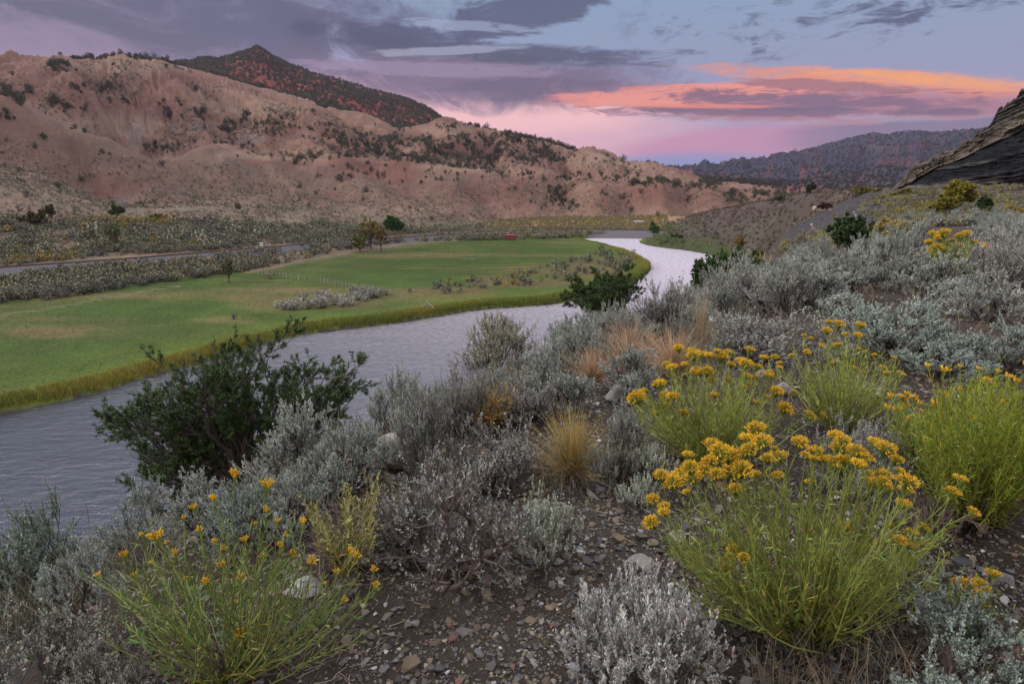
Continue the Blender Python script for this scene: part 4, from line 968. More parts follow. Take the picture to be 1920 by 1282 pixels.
TO = tuft(304, 420, 1.0, .55, [(.38, .24, .15), (.30, .20, .13), (.42, .30, .18)], w=.0045, curl=.8)
TY = tuft(305, 200, 1.0, .35, [(.36, .31, .12), (.30, .28, .12), (.40, .32, .16)], w=.004, curl=.4)
def grass(me, px, base, top, wpx, label, cat='bunchgrass', parts=None, r=None, group=None, name='bunchgrass'):
    if r is None: x, y, z, rr = hit(px, base)
    else: x, y, z = at_r(px, r)
    H = max(top_at(x, y, z, px, top), .1); W = wpx * scale_at(x, y, z)
    if parts:
        root = ob(name, None, None, (x, y, z), px * .1, (W, W, H))
        ob('green_gold_blades', me, root); ob('dead_blades', parts, root, sc=(1.0, 1.0, .8))
    else: root = ob(name, me, None, (x, y, z), px * .1, (W, W, H))
    tag(root, label, cat, group); return root
grass(TG, 1072, 898, 768, 130, 'thick golden-yellow bunchgrass with a grey thatch skirt, in the centre', parts=TGd)
grass(TD, 1312, 668, 545, 90, 'tall sparse straw coloured grass rising above the dark sagebrush', 'dry grass', name='dry_grass')
grass(TO, 1175, 690, 600, 120, 'orange-tan dry grass patch between grey sagebrushes', 'dry grass', name='dry_grass')
grass(TO, 1110, 715, 650, 90, 'faded reddish tan grass below the broad grey-green sagebrush', 'dry grass', name='dry_grass')
grass(TO, 1262, 700, 615, 110, 'brownish straw grass left of the tall sparse straw stalks', 'dry grass', name='dry_grass')
grass(TY, 1430, 530, 476, 80, 'yellowish upright grass on the brow above the pale sagebrush', 'dry grass', name='dry_grass')
grass(TD, 760, 1045, 915, 60, 'few bleached grass stalks left of the twisted sagebrush trunk', 'dry grass', name='dry_grass')
grass(TY, 1375, 575, 500, 90, 'pale yellow grass beside the small river tree', 'dry grass', name='dry_grass')
# ------------------------------------------------------------------ trees
def tree_mesh(seed, targets, base, tr, twigs=(7, 5), tl=(.5, .16), leafn=24, ll=.045, lw=.006, lang=.8, lc=(.04, .07, .02), wc=(.12, .10, .09), crot=.25, up=.1, cv=.2):
    """limbs reach from a short trunk to the given points, carry twigs and needle or leaf tufts"""
    rng = np.random.default_rng(seed); Tt = np.asarray(targets, float); N = len(Tt)
    wc = np.array(wc); lc = np.array(lc)
    cr = np.array([0, 0, 1.0]) * np.linalg.norm(Tt.mean(0)) * crot
    tk = MB(); P0_ = np.stack([np.array([0, 0, -.3]), cr * .35 + rng.normal(size=3) * tr * .4, cr * .7 + rng.normal(size=3) * tr * .4, cr])[None]
    tubes(tk, P0_, np.array([[tr * 1.15, tr, tr * .9, tr * .75]]), 9, wc)
    K = 8; q = np.linspace(0, 1, K)[None, :, None]
    st = cr * rng.uniform(.45, 1.0, N)[:, None]
    ctrl = st + (Tt - st) * np.array([.45, .45, .65]) + rng.normal(size=(N, 3)) * .10 * np.linalg.norm(Tt - st, axis=1)[:, None]
    P = (1 - q) ** 2 * st[:, None] + 2 * q * (1 - q) * ctrl[:, None] + q ** 2 * Tt[:, None]
    P[:, 1:] += rng.normal(size=(N, K - 1, 3)) * .02 * np.linalg.norm(Tt - st, axis=1)[:, None, None]
    R = tr * .42 * rng.uniform(.6, 1.1, N)[:, None] * np.linspace(1, .18, K)[None]
    li = MB(); tubes(li, P, R, 6, wc)
    P2, R2_ = grow(rng, P, R, twigs[0], .38, 1.0, tl[0], 5, .75, .16, up, .6)
    tubes(li, P2, np.maximum(R2_, .004 * tr / .1), 4, wc * 1.05)
    P3, R3 = grow(rng, P2, R2_, twigs[1], .3, 1.0, tl[1], 4, .65, .14, up * 2, .6)
    tubes(li, P3, np.maximum(R3, .003 * tr / .1), 3, wc * 1.1)
    cr_ = MB()
    k = 1 + rng.normal(size=(len(P3), 1)) * .2
    c = np.repeat(np.clip(lc[None] * k + rng.normal(size=(len(P3), 3)) * lc.mean() * .08, .004, 1), leafn, 0)
    leaves(rng, cr_, P3, leafn, .25, 1.05, ll, lw, lang, c, cv)
    return tk, li, cr_
def plant_tree(name, label, cat, loc, meshes, group=None, rz=0, sc=1.0):
    tk, li, cw = meshes; root = ob(name, None, None, loc, rz, sc)
    for nm, mb, m in (('trunk', tk, M_WOOD), ('limbs', li, M_WOOD), ('crown', cw, M_LEAF)):
        ob(nm, mb if isinstance(mb, bpy.types.Mesh) else mb.mesh(nm, m, nm != 'crown'), root)
    tag(root, label, cat, group); PLACED.append((loc[0], loc[1], 1.0)); return root
def tmesh(ms): return tuple(mb.mesh(n, m, n != 'crown') for mb, n, m in zip(ms, ('trunk', 'limbs', 'crown'), (M_WOOD, M_WOOD, M_LEAF)))
# pinyon pine leaning over the river
PR = 7.6
bx_, by_, bz_ = at_r(475, PR)
rng = np.random.default_rng(77)
tg = []
for (a, b_) in [(190,785),(235,842),(212,750),(262,722),(330,722),(300,762),(352,690),(318,668),(392,660),(378,712),(425,636),(480,622),(520,618),(468,672),(540,652),(562,690),(612,682),(652,668),(662,702),(640,742),(582,742),(520,722),
                (440,716),(400,762),(350,792),(300,812),(290,852),(352,852),(305,898),(268,912),(345,905),(600,712),(490,762),(552,775),(455,640),(250,772),(410,690),(500,640),(575,665),(370,745),(625,712),
                (215,800),(280,740),(310,700),(245,800),(275,862),(330,832),(410,645),(450,672),(350,730),(400,800),(540,700),(660,690),(620,755),(590,660),(635,690),(230,765),(425,680),(380,675),(440,770)]:
    X = (a - 960) / FPX; Y = -((b_ + 34 if b_ < 760 else b_ + 6) - 641) / FPX; d = np.array([X, CT + Y * ST, -ST + Y * CT])
    s = (by_ + rng.uniform(-.55, 1.3)) / d[1]; p = d * s + np.array([0, 0, ZC]); tg.append(p - np.array([bx_, by_, bz_]))
plant_tree('pinyon_pine', 'wide dark pinyon pine leaning over the river with drooping left branches', 'pine tree', (bx_, by_, bz_),
           tree_mesh(7, tg, None, .105, (8, 5), (.30, .15), 40, .050, .0115, .8, (.046, .082, .026), (.085, .072, .068), .22, .08))
def crown_targets(seed, n, rx, rz_, cz, ry=None, lump=.3):
    rng = np.random.default_rng(seed); d = randdir(rng, n); d[:, 2] = np.where(d[:, 2] < -.3, -d[:, 2], d[:, 2])
    rr = rng.uniform(.45, 1.0, n)[:, None] * (1 + lump * rng.normal(size=(n, 1)) * .5)
    return d * rr * np.array([rx, ry or rx, rz_]) + np.array([0, 0, cz])
def leafy(name, label, cat, px, top, wpx, r, seed, lc, group=None, base_drop=0, n=34, leafn=26, ll=.09, lw=.03, wc=(.12, .10, .09), twigs=(6, 5), lowfrac=.15, H=None):
    x, y, z = at_r(px, r); Ht = H or top_at(x, y, z, px, top); W = wpx * scale_at(x, y, z) * .5
    cz = Ht * (.55 + lowfrac * .5); rzz = Ht - cz
    ms = tree_mesh(seed, crown_targets(seed, n, W * .86, rzz * .92, cz), None, max(.05, Ht * .03), twigs, (Ht * .13, Ht * .06), leafn, ll, lw, 1.0, lc, wc, .25)
    return plant_tree(name, label, cat, (x, y, z), ms, group)
leafy('juniper', 'dark green juniper on the brow in front of the river bend', 'juniper', 1135, 508, 165, 18, 31, (.055, .095, .028), n=46, ll=.055, lw=.018, leafn=48, twigs=(7, 6))
leafy('riverside_tree', 'small broad-leaved green tree by the water beside the sagebrush brow', 'tree', 1345, 470, 85, 34, 32, (.060, .115, .032), n=30, ll=.09, lw=.045, leafn=44)
leafy('riverside_tree', 'small separate leafy sapling left of the riverside tree', 'tree', 1305, 488, 26, 34, 33, (.050, .095, .030), n=14, ll=.13, lw=.07)
leafy('riverside_tree', 'lighter green leafy tree right of the riverside tree', 'tree', 1395, 474, 55, 40, 34, (.085, .140, .035), n=20, ll=.15, lw=.08)
leafy('round_shrub', 'dense dark green round shrub at the foot of the dark gravel spur', 'shrub', 1588, 407, 88, 38, 35, (.055, .100, .032), n=56, ll=.10, lw=.055, leafn=60, lowfrac=-.1)
leafy('yellow_green_tree', 'yellow-green bushy tree below the cliff on the flat', 'tree', 1795, 338, 62, 85, 36, (.175, .160, .022), n=40, ll=.3, lw=.16, lowfrac=-.1)
leafy('yellow_green_shrub', 'lower yellow-green shrub at the left foot of the bushy tree', 'shrub', 1762, 372, 50, 80, 37, (.150, .150, .022), n=26, ll=.26, lw=.14, lowfrac=-.2)
leafy('golden_bush', 'golden tan bush on the sagebrush flat, right of the round green shrub', 'bush', 1672, 412, 75, 30, 38, (.30, .26, .105), n=30, ll=.16, lw=.03, lowfrac=-.2)
leafy('orange_shrub', 'orange and yellow autumn shrub at the right edge', 'shrub', 1905, 388, 70, 60, 39, (.28, .19, .025), n=30, ll=.2, lw=.1, lowfrac=-.2)
leafy('autumn_shrub', 'small orange tipped green shrub left of the orange one', 'shrub', 1850, 390, 60, 65, 40, (.09, .085, .03), n=26, ll=.2, lw=.1, lowfrac=-.2)
leafy('yellow_shrub', 'yellow shrub halfway up the rocky bank', 'shrub', 1535, 398, 46, 118, 41, (.20, .16, .03), n=22, ll=.3, lw=.2, lowfrac=-.2, H=2.2)
leafy('red_shrub', 'dull reddish shrub below the yellow one on the gravel spur', 'shrub', 1548, 418, 28, 100, 42, (.095, .060, .050), n=16, ll=.25, lw=.16, lowfrac=-.2, H=1.3)
leafy('bank_shrub', 'green shrub at the waterline right of the far river bend', 'shrub', 1268, 438, 26, 232, 61, (.06, .10, .03), n=18, ll=.35, lw=.22, lowfrac=-.2, H=2.2)
leafy('bank_shrub', 'golden yellow shrub on the bank behind the riverside trees', 'shrub', 1385, 440, 24, 205, 62, (.26, .19, .03), n=18, ll=.35, lw=.22, lowfrac=-.2, H=3.0)
leafy('bank_shrub', 'olive shrub on the bank right of the golden yellow one', 'shrub', 1425, 450, 36, 170, 63, (.12, .13, .03), n=20, ll=.35, lw=.22, lowfrac=-.2, H=2.4)
leafy('dark_conifer', 'small dark conifer at the top of the rocky bank slope', 'conifer', 1519, 360, 18, 195, 64, (.03, .045, .018), n=16, ll=.3, lw=.12, H=3.6)
leafy('green_shrub', 'low green shrub on the crest of the rocky bank, left of the dark conifer', 'shrub', 1462, 372, 28, 215, 65, (.06, .075, .03), n=16, ll=.3, lw=.2, lowfrac=-.2, H=2.2)
leafy('yellow_shrub', 'long low yellow-green shrub on the rim in front of the cliff foot', 'shrub', 1625, 364, 60, 112, 66, (.20, .18, .03), n=24, ll=.22, lw=.14, lowfrac=-.2, H=1.3)
leafy('yellow_shrub', 'yellow-green shrub at the rim directly under the cliff end', 'shrub', 1690, 366, 40, 100, 67, (.17, .16, .03), n=20, ll=.22, lw=.14, lowfrac=-.2, H=1.2)
leafy('green_shrub', 'dark green shrub in front of the cliff between yellow tree and orange shrub', 'shrub', 1842, 372, 40, 78, 68, (.045, .07, .025), n=20, ll=.22, lw=.14, lowfrac=-.2, H=1.9)
# valley floor trees
leafy('willow_tree', 'round dark green willow beside the railway', 'tree', 737, 407, 46, 246, 43, (.035, .095, .018), n=40, ll=.75, lw=.5, lowfrac=-.35, leafn=20)
leafy('cottonwood', 'thin yellowing cottonwood left of the round willow', 'tree', 695, 412, 50, 205, 44, (.22, .20, .06), n=26, ll=.4, lw=.25, leafn=10)
leafy('cottonwood', 'bent orange-leaved small tree with a dark trunk at the meadow edge', 'tree', 715, 425, 26, 200, 45, (.22, .15, .05), n=14, ll=.4, lw=.25, leafn=9)
leafy('green_shrub', 'light green shrub at the foot of the yellowing cottonwood', 'shrub', 675, 437, 34, 198, 46, (.15, .19, .04), n=18, ll=.4, lw=.25, lowfrac=-.3)
leafy('pale_willow', 'pale grey-green feathery willow above the railway on the left', 'tree', 220, 415, 40, 205, 47, (.15, .18, .085), n=22, ll=.35, lw=.14, leafn=12)
leafy('dead_tree', 'leafless whitish tree top on the ditch bank, left', 'tree', 232, 366, 40, 246, 48, (.30, .27, .26), n=22, ll=.3, lw=.05, leafn=3, wc=(.32, .29, .28))
leafy('green_shrub', 'bright green shrub at the foot of the leafless whitish tree', 'shrub', 222, 383, 30, 243, 49, (.055, .085, .022), n=18, ll=.5, lw=.3, lowfrac=-.3)
leafy('brown_shrub', 'large brownish green shrub on the ditch bank near the left edge', 'shrub', 75, 395, 60, 240, 50, (.085, .078, .024), n=22, ll=.6, lw=.35, lowfrac=-.3)
leafy('brown_shrub', 'smaller brownish shrub above the large one on the ditch bank', 'shrub', 95, 385, 30, 248, 51, (.08, .068, .024), n=14, ll=.5, lw=.3, lowfrac=-.3)
leafy('ditch_shrub', 'olive green shrub clump right of the leafless tree on the ditch bank', 'shrub', 300, 402, 46, 238, 52, (.075, .095, .022), n=20, ll=.5, lw=.3, lowfrac=-.3)
leafy('field_tree', 'small lone olive tree with a dark trunk at the meadow corner', 'tree', 430, 490, 26, 152, 53, (.15, .145, .075), n=18, ll=.3, lw=.2)
leafy('yellow_green_shrub', 'pale green roadside bush on the far river bend', 'shrub', 1227, 418, 18, 262, 54, (.10, .17, .05), n=18, ll=.6, lw=.4, lowfrac=-.2)

# ------------------------------------------------------------------ far shrubs and trees
def clump(seed, n, W, H, col, leaf=.16, lumps=7, low=.1, cv=.22, trunk=0, wood=(.10, .08, .07), flat=1.0):
    """an airy low crown of leaf clumps with gaps (vertices, faces, colours)"""
    rng = np.random.default_rng(seed); mb = MB()
    cen = randdir(rng, lumps) * np.array([W * .30, W * .30, H * .28]) + np.array([0, 0, H * .55])
    lr = rng.uniform(.20, .34, lumps) * W
    i = rng.integers(0, lumps, n); d = randdir(rng, n)
    p = cen[i] + d * lr[i][:, None] * rng.uniform(.55, 1.05, n)[:, None] * np.array([1, 1, H / W * 1.1])
    p[:, 2] = np.maximum(p[:, 2], H * low * rng.random(n))
    nn = nrm(d + rng.normal(size=(n, 3)) * .8)
    k = (1 + rng.normal(size=(lumps, 1)) * .18)[i]
    blades(rng, mb, p, nn, leaf, leaf * .7, np.array(col)[None] * k, cv)
    Pc = np.stack([np.tile([0, 0, -.1], (lumps, 1)), cen * np.array([.5, .5, .45]), cen], 1); tubes(mb, Pc, np.array([[.045, .035, .02]]) * W / 1.5 * np.ones((lumps, 1)), 3, np.array(wood))
    if trunk:
        P = np.array([[[0, 0, -.3], [.05, .02, H * .3], [0, .06, H * .6]]]); tubes(mb, P, np.array([[trunk, trunk * .8, trunk * .4]]), 5, np.array(wood))
    return mb
SAGEV = [clump(400 + i, 260, 1.5, 1.15, c, .17) .mesh('valley_bush', M_LEAF) for i, c in enumerate([(.135, .14, .10), (.115, .12, .095), (.165, .165, .105), (.14, .145, .12)])]
YELV = [clump(410 + i, 230, 1.3, 1.0, c, .16).mesh('valley_yellow_bush', M_LEAF) for i, c in enumerate([(.22, .19, .035), (.16, .17, .035), (.27, .19, .03)])]
JUN = [clump(420 + i, 330, 3.2 + .3 * (i % 3), 3.3 + .35 * (i % 2), c, .40, 9, .06, .25, .16).mesh('hill_juniper', M_LEAF) for i, c in enumerate([(.052, .058, .030), (.045, .052, .028), (.060, .060, .030), (.048, .058, .034), (.040, .048, .026)])]
def proto_arrays(mb):
    V = np.concatenate(mb.v); F = np.concatenate(mb.f4); Cc = np.concatenate(mb.c4); return V, F, Cc
def merged(name, label, cat, protos, pts, sizes, m, seed=0, cols=None):
    """countless small plants as one mesh"""
    rng = np.random.default_rng(seed); mb = MB(); pr = [proto_arrays(p) for p in protos]; ch = rng.integers(0, len(pr), len(pts))
    for j, (V, F, Cc) in enumerate(pr):
        s = np.nonzero(ch == j)[0]
        if len(s) == 0: continue
        a = rng.uniform(0, 6.28, len(s)); ca, sa = np.cos(a)[:, None], np.sin(a)[:, None]; k = sizes[s][:, None]
        X = (V[None, :, 0] * ca - V[None, :, 1] * sa) * k + pts[s, 0:1]; Y = (V[None, :, 0] * sa + V[None, :, 1] * ca) * k + pts[s, 1:2]; Z = V[None, :, 2] * k + pts[s, 2:3]
        W = np.stack([X, Y, Z], -1).reshape(-1, 3); FF = (F[None] + (np.arange(len(s)) * len(V))[:, None, None]).reshape(-1, 4)
        tint = (1 + rng.normal(size=(len(s), 1, 1)) * .16)
        if cols is not None: tint = tint * cols[s][:, None, :]
        mb.add(W, FF, np.clip(Cc[None] * tint, .003, 1).reshape(-1, 3))
    o = mb.build(name, m); tag(o, label, cat, None, 'stuff'); return o
def scatter(poly_px, n, krange, seed, rr=(60, 420), dens=None, trange=None):
    """random ground points seen inside a picture polygon"""
    rng = np.random.default_rng(seed); pts = []
    poly = np.array(poly_px, float)
    t0, t1 = (px2t(poly[:, 0].min()) - .08, px2t(poly[:, 0].max()) + .08)
    tot = 0
    for _ in range(40):
        a = np.arctan(rng.uniform(t0, t1, 20000)); r = np.sqrt(rng.uniform(rr[0] ** 2, rr[1] ** 2, 20000))
        x = np.sin(a) * r; y = np.cos(a) * r; z, k, t, _r, sd = T(x, y, True)
        qx, qy = project(x, y, z); ok = inpoly(poly, qx, qy) & (k > krange[0]) & (k < krange[1]) & (sd > 1)
        if dens is not None: ok &= rng.random(len(x)) < dens(x, y, z, qx, qy, k)
        pts.append(np.stack([x, y, z], -1)[ok]); tot += ok.sum()
        if tot > n: break
    return np.concatenate(pts)[:n]
def lo(seed, n, W, H, col, leaf, trunk=0): return clump(seed, n, W, H, col, leaf, 6, .08, .25, trunk)
SAGE_LO = [lo(430 + i, 56, 1.5, 1.1, c, .30) for i, c in enumerate([(.125, .13, .092), (.105, .11, .088), (.155, .15, .095)])]
YEL_LO = [lo(440 + i, 46, 1.3, 1.0, c, .28) for i, c in enumerate([(.19, .155, .035), (.14, .14, .035), (.23, .15, .03)])]
TINY = [lo(450 + i, 14, 1.1, .7, c, .42) for i, c in enumerate([(.15, .135, .095), (.20, .175, .12), (.11, .115, .07), (.17, .15, .11)])]
JUN_LO = [lo(460 + i, 60, 3.0, 3.0, c, .95) for i, c in enumerate([(.050, .054, .030), (.042, .048, .027), (.058, .058, .030)])]

def individuals(pts, meshes, sizes, labelf, cat, name, seed):
    rng = np.random.default_rng(seed)
    for i in range(len(pts)):
        o = ob(name, meshes[rng.integers(len(meshes))], None, tuple(pts[i]), rng.uniform(0, 6.28), float(sizes[i]))
        l, g = labelf(i, pts[i]); tag(o, l, cat, g)
# hedge of tall sagebrush between railway and meadow, and the bands in the meadow
V2 = [(-40, 540), (60, 517), (110, 507), (200, 500), (330, 492), (440, 480), (540, 464), (640, 450), (700, 446), (760, 446), (860, 443), (935, 446), (935, 451), (860, 452), (760, 454), (640, 470), (530, 494), (440, 513), (300, 532), (100, 562), (-40, 572)]
V3 = [(505, 576), (530, 566), (600, 558), (680, 550), (742, 554), (740, 562), (690, 566), (640, 578), (520, 583)]
V4 = [(755, 548), (850, 530), (960, 513), (1090, 484), (1125, 466), (1185, 474), (1196, 490), (1150, 518), (1060, 528), (950, 540), (800, 556)]
p2 = scatter(V2, 1300, (4.5, 7.6), 501, (90, 330), lambda x, y, z, a, b, k: np.clip(.75 + 1.3 * fbm(x * .07, y * .07, 3, 99), .08, 1)); p3 = scatter(V3, 46, (4.2, 7), 502, (70, 200)); p4 = scatter(V4, 150, (4.2, 7), 503, (80, 300))
rng = np.random.default_rng(9)
o2 = np.argsort(np.hypot(p2[:, 0], p2[:, 1])); p2 = p2[o2]
n2 = 130
individuals(p2[:n2], SAGEV, rng.uniform(1.3, 2.3, n2), lambda i, p: ('tall grey-green sagebrush in the thick hedge between railway and near meadow', 'sagebrush hedge beside the railway'), 'sagebrush', 'valley_sagebrush', 601)
SAGEP = [clump(415 + i, 260, 1.5, 1.15, (.27, .27, .235), .17).mesh('pale_bush', M_LEAF) for i in range(2)]
individuals(p3, SAGEP, rng.uniform(1.2, 1.9, len(p3)), lambda i, p: ('silvery sagebrush in the low island of shrubs on the near meadow', 'pale sagebrush island on the meadow'), 'sagebrush', 'valley_sagebrush', 602)
individuals(p4[:95], SAGEV, rng.uniform(.6, 1.1, 95), lambda i, p: ('brownish grey sagebrush in the long strip between meadow and river bend', 'sagebrush strip by the river bend'), 'sagebrush', 'valley_sagebrush', 603)
x_, y_, z_, r_ = hit(438, 598); o = ob('valley_sagebrush', SAGEV[0], None, (x_, y_, z_), 1, 1.0); tag(o, 'single grey sagebrush alone on the meadow near the bank', 'sagebrush')
x_, y_, z_, r_ = hit(507, 523); o = ob('valley_sagebrush', SAGEV[2], None, (x_, y_, z_), 2, 1.5); tag(o, 'single sagebrush growing through the wire fence', 'sagebrush')
restp = np.concatenate([p2[n2:], p4[95:]])
yel = rng.random(len(restp)) < .28
merged('valley_shrubs', 'countless sagebrush and yellow rabbitbrush filling the strip beside the railway', 'shrubs', SAGE_LO, restp[~yel], rng.uniform(1.1, 2.0, (~yel).sum()), M_LEAF, 1)
merged('yellow_valley_shrubs', 'yellow rabbitbrush mixed into the sagebrush beside the railway', 'shrubs', YEL_LO, restp[yel], rng.uniform(1.0, 1.7, yel.sum()), M_LEAF, 2)
V1 = [(-60, 410), (60, 405), (250, 410), (600, 420), (840, 428), (900, 424), (900, 432), (800, 438), (660, 448), (540, 456), (440, 466), (200, 482), (-60, 505)]
pa = scatter(V1, 6500, (6.5, 8.6), 504, (120, 330), lambda x, y, z, a, b, k: .35 + .65 * (fbm(x * .05, y * .05, 3, 91) > -.1))
ya = (fbm(pa[:, 0] * .04, pa[:, 1] * .04, 3, 92) + .5 * np.random.default_rng(3).normal(size=len(pa)) * .5) > .12
merged('slope_shrubs', 'dense low sagebrush covering the gentle slope above the railway', 'shrubs', SAGE_LO, pa[~ya], np.exp(rng.normal(-.1, .38, (~ya).sum())), M_LEAF, 3)
merged('yellow_slope_shrubs', 'yellow and olive rabbitbrush patches on the slope above the railway', 'shrubs', YEL_LO, pa[ya], np.exp(rng.normal(-.15, .35, ya.sum())), M_LEAF, 4)
V5 = [(860, 432), (930, 414), (1000, 406), (1250, 406), (1260, 432), (1180, 444), (1000, 444), (950, 446)]
pb = scatter(V5, 3800, (6.5, 9.0), 505, (200, 420))
merged('plain_shrubs', 'golden rabbitbrush dotting the far valley flat beyond the railway', 'shrubs', YEL_LO + SAGE_LO[:1], pb, rng.uniform(.6, 1.1, len(pb)), M_LEAF, 5)
V6 = [(-80, 330), (0, 250), (140, 290), (420, 305), (600, 325), (840, 345), (1000, 335), (1420, 345), (1500, 372), (1430, 400), (1240, 408), (900, 425), (600, 420), (-80, 415)]
pc = scatter(V6, 17000, (8.0, 12.2), 506, (230, 480), lambda x, y, z, a, b, k: np.clip(.55 + .9 * fbm(x * .03, y * .03, 3, 93), 0, 1) * np.where(k > 10.6, .45, 1))
merged('hillside_scrub', 'tiny scattered scrub speckling the foothills', 'scrub', TINY, pc, np.exp(rng.normal(-.35, .4, len(pc))), M_LEAF, 6)
V7 = [(1225, 445), (1240, 425), (1310, 394), (1500, 355), (1600, 346), (1640, 400), (1600, 450), (1460, 480), (1400, 478), (1300, 470), (1240, 462)]
pd_ = scatter(V7, 1900, (5.0, 7.45), 507, (110, 330))
cl7 = np.where(pd_[:, 2:3] < 3.2, np.array([[.75, .95, .5]]), np.array([[.72, .58, .58]]))
merged('bank_scrub', 'scrub and low green growth on the rocky bank right of the river', 'scrub', SAGE_LO, pd_, rng.uniform(.45, 1.0, len(pd_)) * np.where(pd_[:, 2] < 3, 1.5, 1), M_LEAF, 7, cl7)
# junipers on the hills
JZ = [(143,167,22,16,1), (117,197,26,12,.9), (160,203,30,8,.8), (17,173,20,14,.6), (47,173,18,8,.8), (10,222,22,10,.7), (10,258,20,16,.6), (33,188,22,8,.6), (113,127,26,12,.6), (200,170,14,14,.5), (218,192,26,10,.4), (313,210,16,18,.7), (300,190,20,14,.35),
      (335,193,18,10,.5), (377,215,16,14,.6), (427,238,22,14,.7), (460,223,14,12,.6), (283,277,14,14,.9), (312,280,14,9,.7), (330,277,10,8,.6), (197,290,14,6,.8), (83,260,10,8,.7), (360,270,14,5,.6), (150,245,40,8,.08), (60,300,60,20,.03), (520,235,60,26,.20),
      (600,250,50,24,.45), (560,300,60,14,.12), (690,272,80,30,.9), (800,285,100,26,1), (905,292,110,30,.95), (1005,292,70,24,1), (1062,293,32,18,.8), (950,262,130,12,1), (655,305,50,16,.4), (720,322,60,14,.55), (760,345,40,10,.3), (830,330,50,16,.5),
      (700,330,70,20,.25), (850,240,40,10,.3), (1060,333,170,8,.5), (960,325,60,8,.5), (1045,368,22,24,1), (1072,388,22,9,1), (1025,390,14,8,.6), (960,356,9,6,.8), (1200,343,70,7,.7), (1168,380,16,14,.5), (1240,388,26,8,.35), (1300,348,60,7,.7), (1290,380,20,8,.4),
      (1395,372,60,16,.5), (1470,372,40,7,.5), (1110,370,50,20,.08), (1220,370,60,20,.08), (1330,370,60,20,.06), (640,335,60,14,.25), (1160,300,60,10,.15), (450,280,60,16,.06), (420,385,200,16,.012), (140,390,140,24,.010)]
def jdens(x, y, z, a, b, k):
    o = np.full(x.shape, .012)
    for cx, cy_2, sx, sy, w in JZ: o = np.maximum(o, (w * 2.2 if cx < 600 else w) * sstep(1.0, .35, ((a - cx) / sx) ** 2 + ((b - cy_2) / sy) ** 2))
    g = fbm(x * .035, y * .035, 3, 95)
    o = o * (1.0 * (g > -.22) + .15)
    ridge = (k > 14.82) & (k < 15.12) & (a < 330); o = np.where(ridge, np.where(a < 60, .9, .75) * (fbm(x * .03, y * .03, 2, 96) > -.15), o)
    ridge2 = (k > 14.8) & (k < 15.1) & (a > 830) & (a < 1075); o = np.where(ridge2, 1, o)
    return o * .42
V8 = [(-120, 90), (330, 90), (500, 160), (830, 215), (1070, 262), (1500, 345), (1520, 400), (1240, 412), (600, 425), (-120, 425)]
pj = scatter(V8, 3600, (8.2, 15.12), 508, (260, 760), jdens)
dd_ = np.hypot(pj[:, 0], pj[:, 1]); sz = np.exp(rng.normal(0, .33, len(pj))) * np.interp(dd_, [300, 700], [.58, .86]); app = sz / dd_
od = np.argsort(-app); pj, sz = pj[od], sz[od]
def jlabel(i, p):
    a, b_ = project(p[0], p[1], p[2])
    if a < 560:
        if b_ < 135: return 'dark juniper on the skyline of the big pale hill', 'junipers on the left skyline'
        if b_ < 300: return 'dark juniper on the bare face of the big pale hill', 'junipers on the big pale hill'
        return 'lone small juniper on the low brown foothills at left', 'junipers on the left foothills'
    if b_ < 315: return 'dark juniper in the woodland on the middle ridge', 'junipers on the middle ridge'
    if a < 980: return 'small juniper on the tan spurs below the middle ridge', 'junipers on the tan spurs'
    return 'small juniper among the red bluffs beyond the river bend', 'junipers among the red bluffs'
individuals(pj[:298], JUN, sz[:298], jlabel, 'juniper', 'hill_juniper', 604)
merged('hill_woodland', 'remaining junipers thickly dotted over the hills', 'woodland', JUN_LO, pj[298:], sz[298:], M_LEAF, 8)
def bdens(x, y, z, a, b, k): return np.clip(.7 + .9 * fbm(x * .012, y * .012, 3, 97), .12, 1)
V9 = [(330, 85), (480, 85), (840, 195), (880, 262), (700, 245), (600, 215), (500, 180), (330, 135)]
pk = scatter(V9, 6500, (15.3, 17.05), 509, (740, 1260), bdens)
merged('peak_woodland', 'dark conifers covering the red peak behind the pale hill', 'woodland', JUN_LO, pk, rng.uniform(.8, 1.6, len(pk)), M_LEAF, 9)
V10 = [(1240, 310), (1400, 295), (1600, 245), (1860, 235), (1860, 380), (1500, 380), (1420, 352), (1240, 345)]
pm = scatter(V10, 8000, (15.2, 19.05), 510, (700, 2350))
merged('ridge_woodland', 'dark conifers on the far ridge', 'woodland', JUN_LO, pm, rng.uniform(.7, 1.5, len(pm)), M_LEAF, 10, np.full((len(pm), 3), .38))  # darker foliage colour than the nearer woodland
pu = scatter([(-80, 130), (230, 112), (330, 125), (520, 185), (700, 245), (1060, 285), (1240, 330), (1000, 335), (700, 330), (420, 300), (-80, 262)], 9000, (12.0, 15.0), 513, (430, 740), lambda x, y, z, a, b, k: np.clip(.35 + 1.2 * fbm(x * .025, y * .025, 3, 94), .03, 1))
merged('upper_scrub', 'sparse low scrub on the upper hillsides', 'scrub', TINY, pu, np.exp(rng.normal(0, .4, len(pu))), M_LEAF, 14, np.full((len(pu), 3), .8))

